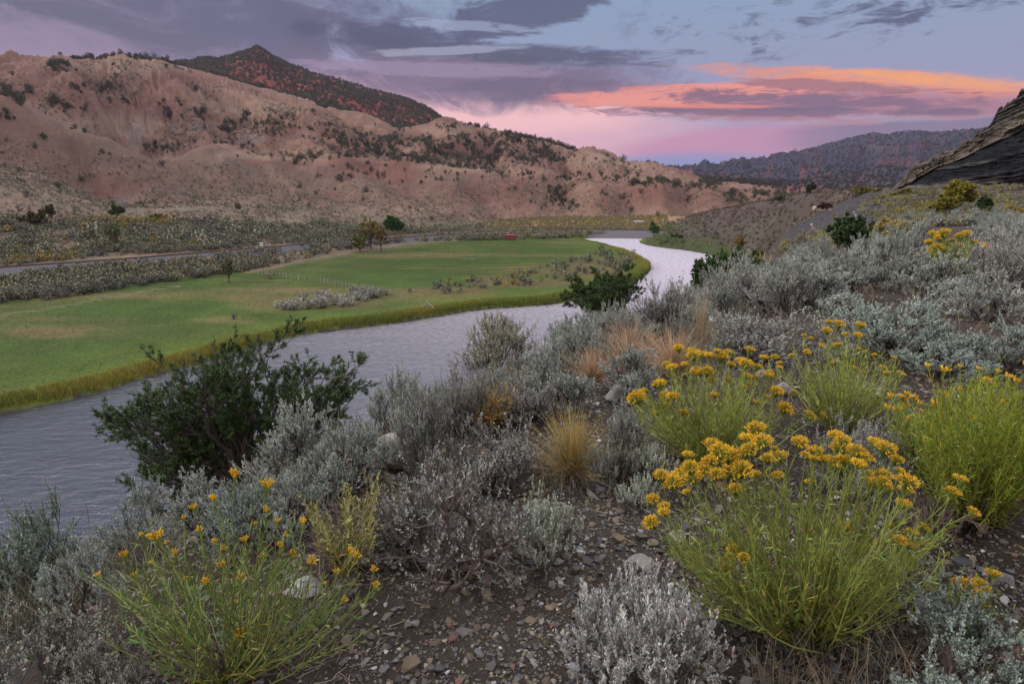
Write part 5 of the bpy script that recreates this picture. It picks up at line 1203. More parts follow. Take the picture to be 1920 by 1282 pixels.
# ------------------------------------------------------------------ right hand flat: more sagebrush
SGm = {k: None for k in ()}
def flat_fill():
    rng = np.random.default_rng(88); cnt = 0; kinds = ['a', 'b', 'c', 'teal', 'woody', 'b', 'a']
    zones = [([(1330, 560), (1420, 500), (1500, 462), (1560, 445), (1920, 440), (1920, 600), (1800, 600), (1600, 540), (1480, 560), (1400, 620)], 62, (8, 32), 'grey sagebrush in the dense stand covering the brow and flat', 'sagebrush stand on the right hand flat', (.78, 1.35)),
             ([(1480, 455), (1640, 415), (1760, 395), (1930, 400), (1930, 452), (1560, 452)], 60, (24, 75), 'grey-green sagebrush on the back of the flat below the cliff road', 'sagebrush on the back of the flat', (.9, 1.6)),
             ([(1000, 640), (1060, 590), (1250, 560), (1340, 540), (1400, 600), (1260, 680), (1120, 720)], 30, (7, 16), 'grey sagebrush in the thicket left of the tall straw grass', 'sagebrush thicket on the slope edge', (.6, 1.0)),
             ([(240, 1010), (500, 900), (700, 820), (860, 740), (980, 680), (1000, 720), (800, 840), (650, 930), (500, 1000), (300, 1060)], 16, (3, 10), 'grey sagebrush half hidden on the edge of the slope', 'sagebrush hidden on the slope edge', (.35, .6))]
    for poly, n, rr, lab, grp, sr in zones:
        P = scatter(poly, n * 12, (0, 5.3), 700 + n, rr); c = 0
        for p in P:
            s = rng.uniform(*sr); a_, b_ = (float(v[0]) for v in project(*[np.array([v]) for v in p]))
            if any(abs(a_ - m_) < w_ and 425 < b_ < h_ for m_, w_, h_ in ((1790, 75, 560), (1590, 60, 530), (1672, 45, 500), (1350, 60, 560))): continue
            if any((p[0] - q[0]) ** 2 + (p[1] - q[1]) ** 2 < (.42 * s + q[2] * .7) ** 2 for q in PLACED): continue
            root = ob('sagebrush', None, None, tuple(p), rng.uniform(0, 6.28), (s, s, s * rng.uniform(.8, 1.15))); kd = kinds[rng.integers(len(kinds))]; wm, fm = SG[kd]; root['look'] = {'a': 'grey-green', 'b': 'silvery', 'c': 'twiggy grey', 'teal': 'blue-green', 'woody': 'half bare brownish'}[kd]
            ob('branches', wm, root); ob('foliage', fm, root); tag(root, lab, 'sagebrush', grp); PLACED.append((p[0], p[1], s * .5)); c += 1
            if c >= n: break
flat_fill()
pn = scatter([(1440, 480), (1500, 440), (1600, 385), (1700, 358), (1930, 352), (1930, 460), (1600, 470)], 1500, (3.2, 6.9), 511, (22, 130), lambda x, y, z, a, b, k: np.where((a < 1640) & (b < 440) & (b > 388), .10, np.clip(.7 + fbm(x * .1, y * .1, 2, 98), 0, 1)))
yy = rng.random(len(pn)) < .36
merged('flat_scrub', 'low mixed scrub covering the ground below the cliff', 'scrub', [clump(470 + i, 120, 1.2, .8, c, .13) for i, c in enumerate([(.15, .15, .115), (.12, .115, .085)])], pn[~yy], rng.uniform(.4, 1.1, (~yy).sum()), M_LEAF, 11)
merged('flat_yellow_scrub', 'yellow-green weeds scattered below the cliff', 'scrub', [clump(475, 110, 1.1, .8, (.19, .17, .035), .12)], pn[yy], rng.uniform(.4, 1.1, yy.sum()), M_LEAF, 12)
# low growth between the far track and the water
pq = scatter([(860, 446), (1000, 436), (1200, 434), (1262, 436), (1255, 444), (1190, 444), (1090, 447), (940, 449)], 500, (5.0, 7.4), 512, (180, 320))
merged('far_bank_shrubs', 'brown and yellow shrubs between the railway and the far water', 'shrubs', SAGE_LO + YEL_LO[:1], pq, np.random.default_rng(4).uniform(1.0, 1.8, len(pq)), M_LEAF, 13)
# ------------------------------------------------------------------ rocks, pebbles, litter
def rock_mesh(seed, flat=.5, ang=.35, sub=3, col=(.26, .235, .205)):
    import bmesh
    rng = np.random.default_rng(seed); bm = bmesh.new(); bmesh.ops.create_icosphere(bm, subdivisions=sub, radius=.5)
    V = np.array([v.co[:] for v in bm.verts]); d = nrm(V)
    nn = randdir(rng, 12); off = rng.uniform(.20, .40, 12)
    for n_, o_ in zip(nn, off):
        h = (V * n_).sum(1) - o_; V = V - np.maximum(h, 0)[:, None] * n_ * .96
    V = V * np.array([1, .75, flat]); V += d * (.010 * fbm(V[:, 0] * 9 + seed, V[:, 1] * 9 + V[:, 2] * 7, 3, seed))[:, None]
    F = np.array([[v.index for v in f.verts] for f in bm.faces]); bm.free()
    mb = MB(); mb.add(V, F, np.array(col) * (1 + rng.normal(size=(len(F), 1)) * .03)); return mb
def rock(px, py, wpx, seed, label, flat=.38, col=(.26, .235, .205), rz=0, tilt=0, lift=.25):
    x, y, z, r = hit(px, py); s = wpx * scale_at(x, y, z)
    o = ob('rock', rock_mesh(seed, flat, col=col).mesh('rock', M_STONE), None, (x, y, z + s * flat * .5 * lift), rz, s); o.rotation_euler = (tilt, 0, rz)
    tag(o, label, 'rock'); return o
rock(1202, 1056, 82, 1, 'flat pale triangular stone on the gravel in front of the tiny silver sagebrush', .30, (.25, .225, .20), .2, .1)
rock(573, 1110, 88, 2, 'squared pale block of stone under the sparse rabbitbrush', .42, (.27, .27, .26), .3, .15, .5)
rock(742, 880, 110, 3, 'big rounded tan boulder half hidden by twiggy sagebrush', .85, (.25, .22, .19), .5, .1, .7)
rock(1272, 1012, 50, 4, 'pale stone at the left foot of the large gold rabbitbrush', .5, (.28, .27, .24), .9)
rock(1222, 1022, 28, 5, 'small rounded tan pebble beside the pale stone', .6, (.22, .19, .13), .2)
rock(582, 1046, 40, 6, 'flat grey slab behind the squared block', .3, (.22, .22, .21), .2)
rock(1152, 752, 60, 7, 'grey rock at the edge of the bare gravel behind the pale silver sagebrush', .6, (.27, .26, .26), .4, 0, .6)
rock(1470, 738, 44, 8, 'pale block between the yellow rabbitbrush and the thin stemmed one', .7, (.27, .26, .26), .1, 0, .6)
rock(1428, 704, 34, 9, 'tan stone right of the bright yellow heads', .5, (.25, .22, .19), .7)
rock(872, 1188, 42, 10, 'grey-brown slab low on the bare gravel in the centre', .35, (.15, .135, .125), .4)
rock(778, 1170, 26, 11, 'speckled light stone on dark charcoal coloured soil', .5, (.24, .23, .23), .4)
rock(726, 1157, 34, 12, 'brownish flat stone near the sparse rabbitbrush tips', .3, (.15, .13, .11), 1.4)
rock(1075, 1252, 30, 13, 'bluish white angular stone left of the silver sagebrush dome', .5, (.33, .34, .36), 2.4)
rock(1262, 1137, 30, 14, 'dark grey stone behind the silver sagebrush dome', .45, (.12, .12, .125), .4)
rock(1880, 1085, 46, 15, 'light grey stone at the lower right edge', .5, (.20, .20, .20), .4)
rock(1838, 1068, 26, 16, 'small grey stone left of the light one at lower right', .5, (.19, .19, .20), 1.4)
rock(1595, 655, 60, 17, 'pale slab under the large blue-green sagebrush', .3, (.28, .26, .25), .2)
rock(930, 1192, 18, 18, 'light stone in the middle of the gravel patch', .6, (.30, .29, .27), .8)
rock(1035, 1135, 14, 19, 'small reddish pebble right of the gravel centre', .6, (.22, .12, .10), .8)
# pebbles
rng = np.random.default_rng(55)
ico = rock_mesh(900, .55, sub=1); pebs = []
for i in range(6):
    m_ = rock_mesh(901 + i, rng.uniform(.35, .7), sub=1); V = np.concatenate(m_.v); F = np.concatenate(m_.f3); pebs.append((V, F))
def pebble_field(name, n, rr, ar, size, label, seed):
    rng = np.random.default_rng(seed); a = rng.uniform(*ar, n); r = rr[0] * (rr[1] / rr[0]) ** rng.random(n) ** .9
    x = np.sin(a) * r; y = np.cos(a) * r
    keep = (fbm(x * 1.7, y * 1.7, 3, 33) + rng.normal(size=n) * .35) > -.25; x, y, r = x[keep], y[keep], r[keep]; n = len(x)
    z = T(x, y); s = size * np.exp(rng.normal(size=n) * .62) * np.interp(r, [1, 3, 8, 16], [1, 1.25, 2.0, 3.0])
    pal = np.array([(.095, .078, .062), (.075, .068, .062), (.12, .095, .068), (.15, .14, .13), (.10, .098, .10), (.21, .21, .21), (.12, .068, .055), (.055, .055, .060), (.20, .17, .13), (.105, .088, .048), (.32, .31, .30)])
    w = np.array([6, 6, 5, 2.6, 4, 1.1, 1.3, 4, 1.0, 2, .45]); ci = rng.choice(len(pal), n, p=w / w.sum())
    mb = MB(); ch = rng.integers(0, 6, n)
    for j, (V, F) in enumerate(pebs):
        q = np.nonzero(ch == j)[0]; th = rng.uniform(0, 6.28, len(q)); ca, sa = np.cos(th)[:, None], np.sin(th)[:, None]; tl = rng.normal(0, .3, (len(q), 1))
        Vx, Vy, Vz = V[None, :, 0], V[None, :, 1], V[None, :, 2] + tl * V[None, :, 0]
        S_ = s[q][:, None]; W = np.stack([(Vx * ca - Vy * sa) * S_ + x[q][:, None], (Vx * sa + Vy * ca) * S_ + y[q][:, None], Vz * S_ + z[q][:, None] + S_ * .08], -1)
        FF = (F[None] + (np.arange(len(q)) * len(V))[:, None, None]).reshape(-1, 3)
        cc = np.repeat(pal[ci[q]] * 1.25 * (1 + rng.normal(size=(len(q), 1)) * .18), len(F), 0)
        mb.add(W.reshape(-1, 3), FF, np.clip(cc, .01, 1))
    o = mb.build(name, M_STONE); tag(o, label, 'gravel', None, 'stuff'); return o
pebble_field('gravel', 60000, (1.0, 6.0), (-.85, .95), .0125, 'mixed brown, grey and reddish gravel on the bare ground', 1)
pebble_field('fine_gravel', 30000, (.9, 3.6), (-.80, .92), .0055, 'fine dark grit between the pebbles', 2)
pebble_field('far_gravel', 12000, (5.0, 24.0), (-.2, .95), .012, 'scattered stones under the sagebrush on the flat', 3)
# dry twigs and leaf litter
n = 9000; a = rng.uniform(-.8, .95, n); r = .95 * (14 / .95) ** rng.random(n); x = np.sin(a) * r; y = np.cos(a) * r
kk_ = fbm(x * 1.3, y * 1.3, 3, 36) > -.1; x, y, r = x[kk_], y[kk_], r[kk_]; n = len(x); z = T(x, y) + .006
d = nrm(np.stack([rng.normal(size=n), rng.normal(size=n), rng.normal(size=n) * .12], -1)); L = rng.uniform(.02, .11, n) * np.interp(r, [1, 10], [.8, 2])
mb = MB(); P = walk(rng, np.stack([x, y, z], -1), d, L, 4, .2, 0); P[:, :, 2] = np.maximum(P[:, :, 2], (z - .003)[:, None])
pal = np.array([(.20, .17, .15), (.12, .095, .08), (.28, .24, .19), (.085, .07, .06)])
tubes(mb, P, (.0013 * np.interp(r, [1, 10], [.8, 2.5]))[:, None] * np.array([[1, 1, .8, .5]]), 3, pal[rng.integers(0, 4, n)])
o = mb.build('twig_litter', M_DRY); tag(o, 'grey and tan dry twigs lying on the soil', 'litter', None, 'stuff')
# low dry weeds under and between the bushes
def weeds(name, n, rr, ar, H, cols, label, seed, kmax=4.4, w=.0022):
    rng = np.random.default_rng(seed); a = rng.uniform(*ar, n); r = rr[0] * (rr[1] / rr[0]) ** rng.random(n)
    x = np.sin(a) * r; y = np.cos(a) * r; z, k, t, _r, sd = T(x, y, True)
    px_, py_ = project(x, y, z); g = fbm(x * .9, y * .9, 3, 37)
    bare = ((px_ > 640) & (px_ < 1330) & (py_ > 930))
    ok = (g > -.05) & ~bare & (k < kmax); x, y, z, r = x[ok], y[ok], z[ok], r[ok]; n = len(x)
    m_ = 5; X = np.repeat(np.stack([x, y, z], -1), m_, 0) + rng.normal(size=(n * m_, 3)) * np.array([.03, .03, 0]) ; rr_ = np.repeat(r, m_)
    P = walk(rng, X, np.tile([0, 0, 1.0], (n * m_, 1)) + rng.normal(size=(n * m_, 3)) * .38, H * rng.uniform(.4, 1.2, n * m_), 4, .12, 0)
    mb = MB(); tubes(mb, P, (w * np.interp(rr_, [1, 12], [.7, 2.2]))[:, None] * np.array([[1, .9, .7, .3]]), 3, np.array(cols)[rng.integers(0, len(cols), n * m_)] * (1 + rng.normal(size=(n * m_, 1)) * .15))
    o = mb.build(name, M_DRY); tag(o, label, 'grass', None, 'stuff'); return o
weeds('dry_weeds', 3600, (1.3, 34), (-.8, .92), .20, [(.23, .19, .13), (.15, .13, .10), (.11, .10, .085), (.20, .16, .10)], 'short straw coloured weeds between the bushes', 41)
weeds('slope_growth', 4000, (3.2, 30), (-.85, .4), .34, [(.14, .145, .115), (.11, .115, .08), (.19, .17, .12)], 'mixed grey-green growth on the slope above the water', 42, kmax=4.2, w=.004)

# ------------------------------------------------------------------ river bank grass
def bank_grass():
    rng = np.random.default_rng(61); B = np.array(FAR_BANK[1:])
    seg = np.hypot(*np.diff(B, axis=0).T); cs = np.concatenate([[0], np.cumsum(seg)]); n = 21000
    s = rng.uniform(0, cs[-1], n); j = np.clip(np.searchsorted(cs, s) - 1, 0, len(seg) - 1); u = ((s - cs[j]) / seg[j])[:, None]
    p = B[j] * (1 - u) + B[j + 1] * u; tdir = (B[j + 1] - B[j]) / seg[j][:, None]; nrmv = np.stack([-tdir[:, 1], tdir[:, 0]], -1)
    off = np.abs(rng.normal(0, 1.7, n)) + .35; q = p + nrmv * off[:, None]
    sd = sdist(RIVER_S, q[:, 0], q[:, 1]); ok = sd > .1; q, off = q[ok], off[ok]; n = len(q)
    z = T(q[:, 0], q[:, 1]); X = np.repeat(np.stack([q[:, 0], q[:, 1], z], -1), 2, 0) + rng.normal(size=(2 * n, 3)) * np.array([.12, .12, 0])
    H = np.repeat(1.15 * np.exp(-off / 3.2), 2) * rng.uniform(.5, 1.3, 2 * n) * (1 + .4 * fbm(X[:, 0] * .15, X[:, 1] * .15, 2, 5))
    mb = MB(); P = walk(rng, X, np.tile([0, 0, 1.0], (2 * n, 1)) + rng.normal(size=(2 * n, 3)) * .25, H, 3, .12, 0)
    g = fbm(X[:, 0] * .06, X[:, 1] * .06, 3, 6)[:, None]; c = np.array([[.125, .155, .024]]) + np.clip(g * 1.6 + .1, 0, 1) * np.array([[.10, .045, .012]])
    dist = np.hypot(X[:, 0], X[:, 1])
    tubes(mb, P, (.028 * np.interp(dist, [50, 250], [.8, 2.2]))[:, None] * np.array([[1, .8, .25]]), 3, c * (1 + rng.normal(size=(2 * n, 1)) * .2))
    o = mb.build('bank_grass', M_LEAF); tag(o, 'tall yellow-green grass fringing the far river bank', 'grass', None, 'stuff')
bank_grass()
# short grass texture of the meadow
def meadow():
    rng = np.random.default_rng(62)
    P = scatter([(-60, 520), (200, 555), (420, 520), (700, 455), (1000, 448), (1220, 490), (1200, 520), (1030, 572), (640, 620), (200, 740), (-60, 790)], 16000, (4.1, 6.9), 63, (48, 260))
    n = len(P); X = np.repeat(P, 2, 0) + rng.normal(size=(2 * n, 3)) * np.array([.2, .2, 0])
    Q_ = walk(rng, X, np.tile([0, 0, 1.0], (2 * n, 1)) + rng.normal(size=(2 * n, 3)) * .5, rng.uniform(.12, .34, 2 * n), 3, .1, 0)
    dist = np.hypot(X[:, 0], X[:, 1]); g = fbm(X[:, 0] * .04, X[:, 1] * .04, 3, 64)[:, None]
    c = np.array([[.100, .150, .035]]) + np.clip(g * 2, 0, 1) * np.array([[.12, .04, .03]])
    mb = MB(); tubes(mb, Q_, (.018 * np.interp(dist, [50, 250], [.8, 3.0]))[:, None] * np.array([[1, .8, .2]]), 3, c * (1 + rng.normal(size=(2 * n, 1)) * .25))
    o = mb.build('meadow_grass', M_LEAF); tag(o, 'tufts of green and tan grass across the mown meadow', 'grass', None, 'stuff')
meadow()
# stones at the water's edge
def bank_stones():
    rng = np.random.default_rng(65); B = np.array(FAR_BANK[6:24]); seg = np.hypot(*np.diff(B, axis=0).T); cs = np.concatenate([[0], np.cumsum(seg)]); n = 420
    s = rng.uniform(0, cs[-1], n); j = np.clip(np.searchsorted(cs, s) - 1, 0, len(seg) - 1); u = ((s - cs[j]) / seg[j])[:, None]
    p = B[j] * (1 - u) + B[j + 1] * u + rng.normal(size=(n, 2)) * .4; V, F = pebs[0]
    sz_ = rng.uniform(.15, .5, n)[:, None]; mb = MB()
    W = np.stack([V[None, :, 0] * sz_ + p[:, :1], V[None, :, 1] * sz_ + p[:, 1:], V[None, :, 2] * sz_ + .03 + 0 * p[:, :1]], -1).reshape(-1, 3)
    FF = (F[None] + (np.arange(n) * len(V))[:, None, None]).reshape(-1, 3)
    mb.add(W, FF, np.repeat(np.array([[.20, .18, .16]]) * rng.uniform(.4, 1.3, (n, 1)), len(F), 0))
    o = mb.build('bank_stones', M_STONE); tag(o, 'small stones along the waterline of the meadow bank', 'stones', None, 'stuff')
bank_stones()
def scree():
    rng = np.random.default_rng(66)
    P = scatter([(1235, 440), (1310, 398), (1500, 358), (1640, 350), (1660, 380), (1600, 430), (1480, 480), (1300, 468)], 2600, (4.4, 7.4), 514, (70, 330))
    n = len(P); s = np.exp(rng.normal(-1.0, .55, n))[:, None]; V, F = pebs[1]; th = rng.uniform(0, 6.28, n); ca, sa = np.cos(th)[:, None], np.sin(th)[:, None]
    W = np.stack([(V[None, :, 0] * ca - V[None, :, 1] * sa) * s + P[:, 0:1], (V[None, :, 0] * sa + V[None, :, 1] * ca) * s + P[:, 1:2], V[None, :, 2] * s * 1.4 + P[:, 2:3]], -1).reshape(-1, 3)
    FF = (F[None] + (np.arange(n) * len(V))[:, None, None]).reshape(-1, 3)
    c = np.where(rng.random((n, 1)) < .12, np.array([[.24, .21, .19]]), np.array([[.095, .075, .070]])) * rng.uniform(.5, 1.4, (n, 1))
    mb = MB(); mb.add(W, FF, np.repeat(c, len(F), 0)); o = mb.build('scree', M_STONE); tag(o, 'loose rocks strewn over the dark bank right of the river', 'rocks', None, 'stuff')
scree()
def talus():
    rng = np.random.default_rng(67)
    P = scatter([(1700, 350), (1930, 335), (1930, 372), (1760, 376), (1690, 370)], 260, (4.0, 7.6), 515, (70, 150)); n = len(P); s = np.exp(rng.normal(-.9, .5, n))[:, None]; V, F = pebs[2]
    W = np.stack([V[None, :, 0] * s + P[:, 0:1], V[None, :, 1] * s + P[:, 1:2], V[None, :, 2] * s * 1.5 + P[:, 2:3] + .1], -1).reshape(-1, 3)
    FF = (F[None] + (np.arange(n) * len(V))[:, None, None]).reshape(-1, 3)
    mb = MB(); mb.add(W, FF, np.repeat(np.array([[.20, .19, .18]]) * rng.uniform(.3, 1.3, (n, 1)), len(F), 0)); o = mb.build('talus', M_STONE); tag(o, 'pale fallen blocks along the foot of the dark cliff', 'rocks', None, 'stuff')
talus()

# ------------------------------------------------------------------ railway
rail_px = [(-160, 521), (0, 508.5), (120, 500), (230, 492.5), (340, 483), (440, 474.5), (530, 466), (600, 458), (680, 450), (740, 446), (815, 440), (870, 435.5), (930, 431.5), (1000, 429), (1080, 428.5), (1180, 429), (1250, 431)]
RP = np.array(P0(rail_px, 3.6)); RP = np.stack([np.interp(np.linspace(0, 1, 260), np.linspace(0, 1, len(RP)), RP[:, i]) for i in (0, 1)], -1)
for _ in range(30): RP[1:-1] = (RP[:-2] + RP[2:] + 2 * RP[1:-1]) / 4
RT = nrm(np.gradient(RP, axis=0)); RN = np.stack([-RT[:, 1], RT[:, 0]], -1)     # RN points to the hill side
rg = T(RP[:, 0], RP[:, 1]); RZ = np.interp(np.arange(len(RP)), [0, 90, 130, 170, 259], [4.3, 4.3, 3.6, 3.0, 2.9])
def sweep(mb, prof, col, m=0):
    pr = np.array(prof); V = np.stack([RP[:, None, 0] + RN[:, None, 0] * pr[None, :, 0], RP[:, None, 1] + RN[:, None, 1] * pr[None, :, 0], RZ[:, None] + pr[None, :, 1]], -1)
    n_, k_ = V.shape[:2]; vi = np.arange(n_ * k_).reshape(n_, k_)
    F = np.stack([vi[:-1, :-1], vi[1:, :-1], vi[1:, 1:], vi[:-1, 1:]], -1).reshape(-1, 4); mb.add(V, F, col, m)
mb = MB(); sweep(mb, [(-6.6, -2.9), (-1.9, .05), (-1.6, .12), (1.6, .12), (2.0, 0), (4, -1.2)], (.105, .100, .112))
M_BALLAST = mat('ballast', .9, .15, 0, 3.0, .45, .15, 6)
o = mb.build('railway_bed', M_BALLAST); o['kind'] = 'structure'
rr_root = ob('railway_track', None, None, (RP[60, 0], RP[60, 1], RZ[60])); tag(rr_root, 'single railway track on a grey ballast bank along the valley', 'railway track')
for s_ in (-.72, .72):
    mb = MB(); sweep(mb, [(s_ - .05, .26), (s_ - .05, .42), (s_ + .05, .42), (s_ + .05, .26)], (.085, .060, .050))
    V0 = mb.v[0] - np.array([RP[60, 0], RP[60, 1], RZ[60]]); mb.v = [V0]; mb.build('rail', M_WOOD, rr_root)
mb = MB(); L_ = np.concatenate([[0], np.cumsum(np.hypot(*np.diff(RP, axis=0).T))]); ts = np.arange(0, L_[-1], .62)
sx = np.interp(ts, L_, RP[:, 0]) - RP[60, 0]; sy = np.interp(ts, L_, RP[:, 1]) - RP[60, 1]; nx = np.interp(ts, L_, RN[:, 0]); ny = np.interp(ts, L_, RN[:, 1])
for i_ in range(0, 1):
    n_ = len(ts); P = np.stack([np.stack([sx - nx * 1.3, sy - ny * 1.3, np.full(n_, .18)], -1), np.stack([sx + nx * 1.3, sy + ny * 1.3, np.full(n_, .18)], -1)], 1)
    tubes(mb, P, np.full((n_, 2), .12), 4, np.array([.075, .060, .050]))
o = mb.build('sleepers', M_WOOD, rr_root); o['kind'] = 'stuff'

# ------------------------------------------------------------------ fences, posts, shed
def box(mb, c, s, col, rz=0, taper=1.0):
    hx, hy, hz = s[0] / 2, s[1] / 2, s[2] / 2; ca, sa = math.cos(rz), math.sin(rz); V = []
    for zz_, k_ in ((-hz, 1), (hz, taper)):
        for ax, ay in ((-hx, -hy), (hx, -hy), (hx, hy), (-hx, hy)):
            X_, Y_ = ax * k_, ay * k_; V.append((c[0] + X_ * ca - Y_ * sa, c[1] + X_ * sa + Y_ * ca, c[2] + zz_))
    mb.add(V, [(0, 3, 2, 1), (4, 5, 6, 7), (0, 1, 5, 4), (1, 2, 6, 5), (2, 3, 7, 6), (3, 0, 4, 7)], col)
rng = np.random.default_rng(71)
def wire_fence(pts_px, n, label, hgt=1.35, wires=4, name='wire_fence'):
    pts = []
    a = np.array([hit(*p)[:2] for p in pts_px]); L = np.concatenate([[0], np.cumsum(np.hypot(*np.diff(a, axis=0).T))]); tt = np.linspace(0, L[-1], n)
    xs = np.interp(tt, L, a[:, 0]); ys = np.interp(tt, L, a[:, 1]); zs = T(xs, ys)
    root = ob(name, None, None, (xs[0], ys[0], zs[0])); tag(root, label, 'fence')
    B = np.array([xs[0], ys[0], zs[0]]); tops = []
    for i in range(n):
        p = np.array([xs[i], ys[i], zs[i]]) - B; ln = rng.normal(0, .05, 2); h = hgt * rng.uniform(.9, 1.1); tp = p + np.array([ln[0], ln[1], h]); tops.append((p, tp))
        mb = MB(); rad = .075 if i % 4 == 0 else .05
        tubes(mb, np.array([[p - [0, 0, .2], (p + tp) / 2, tp]]), np.array([[rad, rad * .95, rad * .9]]), 6, np.array([.40, .38, .36]) * rng.uniform(.6, 1.1)); mb.build('post', M_WOOD, root)
    mb = MB(); W = []
    for f in np.linspace(.25, .95, wires):
        for (p, q), (p2_, q2_) in zip(tops[:-1], tops[1:]): W.append([p + (q - p) * f, p2_ + (q2_ - p2_) * f])
    tubes(mb, np.array(W), np.full((len(W), 2), .010), 3, np.array([.25, .24, .24])); mb.build('wires', M_WOOD, root)
wire_fence([(484, 514), (530, 520), (600, 531), (655, 540), (700, 547)], 34, 'pale post and wire fence crossing the meadow')
wire_fence([(702, 548), (745, 558), (765, 566), (790, 573)], 8, 'weathered dark end section of the wire fence behind the meadow shrubs')
x_, y_, z_, r_ = hit(800, 580)
root = ob('fence_brace', None, None, (x_, y_, z_)); tag(root, 'collapsed wooden A-frame fence brace on the river bank', 'fence brace')
for dx1, dx2, h_, dy2 in ((-1.3, .25, 1.5, .3), (1.9, -.15, 1.6, -.6), (1.5, .1, 1.3, -.2)):
    mb = MB(); tubes(mb, np.array([[[dx1, dy2, .05], [(dx1 + dx2) / 2, dy2 / 2, h_ * .5], [dx2, 0, h_]]]), np.array([[.07, .065, .06]]), 6, np.array([.33, .31, .30])); mb.build('pole', M_WOOD, root)
mb = MB(); tubes(mb, np.array([[[.05, .05, .0], [.03, .05, 1.0], [0, .05, 2.1]]]), np.array([[.07, .065, .06]]), 6, np.array([.30, .28, .27])); mb.build('upright_post', M_WOOD, root)
M_PAINT = mat('paint', .5, .3)
for px_, py_, h_, w_, lab in ((459, 474, 1.5, .16, 'short white marker post left of the white box by the railway'), (508, 466, 2.1, .17, 'taller white marker post right of the white box by the railway'), (533, 457, 1.2, .2, 'small white marker across the track')):
    x_, y_, z_, r_ = hit(px_, py_ + 3); mb = MB(); box(mb, (0, 0, h_ / 2), (w_, w_, h_), (.62, .62, .60), .3, .85); box(mb, (0, 0, h_ + .012), (w_ * 1.15, w_ * 1.15, .02), (.5, .5, .5), .3)
    zt = max(z_, 2.4); o = mb.build('marker_post', M_PAINT); o.location = (x_, y_, zt); tag(o, lab, 'marker post', 'white railway marker posts')
x_, y_, z_, r_ = hit(491, 466); root = ob('signal_box', None, None, (x_, y_, z_ + .6)); tag(root, 'small white equipment box beside the railway', 'equipment box')
mb = MB(); box(mb, (0, 0, .55), (1.0, .7, 1.1), (.60, .60, .60), .2); mb.build('cabinet', M_PAINT, root); mb = MB(); box(mb, (0, 0, 1.15), (1.15, .85, .09), (.5, .5, .5), .2); mb.build('lid', M_PAINT, root)
# dark red trailer at the meadow's far edge
x_, y_, z_, r_ = hit(957, 450); mpp = scale_at(x_, y_, z_)
root = ob('farm_trailer', None, None, (x_, y_, z_)); root.rotation_euler = (0, 0, -.15); tag(root, 'dark red boxy farm trailer at the far edge of the meadow', 'trailer')
mb = MB(); box(mb, (0, 0, 1.25), (4.4, 2.2, 1.3), (.20, .022, .035)); mb.build('body', M_PAINT, root)
mb = MB(); box(mb, (0, 0, 1.95), (4.5, 2.3, .10), (.26, .05, .06)); box(mb, (0, 0, .57), (4.5, 2.25, .08), (.06, .05, .05)); mb.build('roof_and_deck', M_PAINT, root)
for wx in (-1.3, 1.3):
    for wy in (-1.0, 1.0):
        mb = MB(); tubes(mb, np.array([[[wx, wy - .1, .38], [wx, wy + .1, .38]]]), np.array([[.38, .38]]), 14, np.array([.03, .03, .03])); mb.build('wheel', M_PAINT, root)
mb = MB(); tubes(mb, np.array([[[-2.2, 0, .55], [-3.3, 0, .45]]]), np.array([[.06, .06]]), 6, np.array([.06, .05, .05])); mb.build('tow_bar', M_PAINT, root)
# white hut far down the valley, sprinkler parts on the meadow
x_, y_, z_, r_ = hit(1197, 420); root = ob('white_shed', None, None, (x_, y_, z_)); tag(root, 'tiny low white roofed shed on the far valley flat', 'shed')
mb = MB(); box(mb, (0, 0, .6), (4.6, 3, 1.2), (.4, .38, .36)); mb.build('wall', M_PAINT, root); mb = MB(); box(mb, (0, 0, 1.3), (5.0, 3.4, .22), (.45, .44, .43)); mb.build('roof', M_PAINT, root)
for px_, py_, lab in ((785, 482, 'grey irrigation pipe lying on the left of the far meadow'), (876, 487, 'small grey irrigation sprinkler stand in the middle of the far meadow')):
    x_, y_, z_, r_ = hit(px_, py_); mb = MB()
    tubes(mb, np.array([[[-2.2, 0, .25], [0, .1, .3], [2.4, -.2, .2]], [[-.2, 0, .1], [0, 0, .6], [.1, 0, .9]], [[-.8, .3, .1], [-.3, .1, .4], [0, 0, .5]]]), np.full((3, 3), .09), 6, np.array([.18, .18, .17]))
    o = mb.build('irrigation_pipe', M_PAINT); o.location = (x_, y_, z_); tag(o, lab, 'irrigation pipe')

# ------------------------------------------------------------------ labels that single things out
LM = [('golden bunchgrass', 1072, 830), ('golden tan bush', 1672, 440), ('round dark green shrub', 1588, 435), ('distant lemon yellow flowers', 1790, 470), ('largest blue-green sagebrush', 1665, 600), ('tall straw coloured grass', 1312, 600),
      ('dark juniper on the brow', 1135, 545), ('river tree', 1345, 490), ('bushy yellow-green tree', 1795, 370), ('thin stemmed rabbitbrush', 1575, 700), ('bright yellow rabbitbrush', 1330, 720), ('right edge of the view', 1910, 520), ('dark gravel spur', 1500, 440),
      ('pinyon pine', 430, 760), ('half hidden boulder', 742, 870), ('round bush against the water', 925, 650), ('lone meadow tree', 430, 505), ('white marker posts', 500, 468), ('round willow', 737, 421), ('yellowing cottonwood', 695, 430), ('red trailer', 957, 446),
      ('left edge of the view', 5, 530), ('fence start', 484, 514), ('fallen fence brace', 800, 575), ('river bend', 1200, 490), ('pale shrub island', 620, 566), ('orange-tan grass', 1175, 650), ('far end of the railway', 1150, 430)]
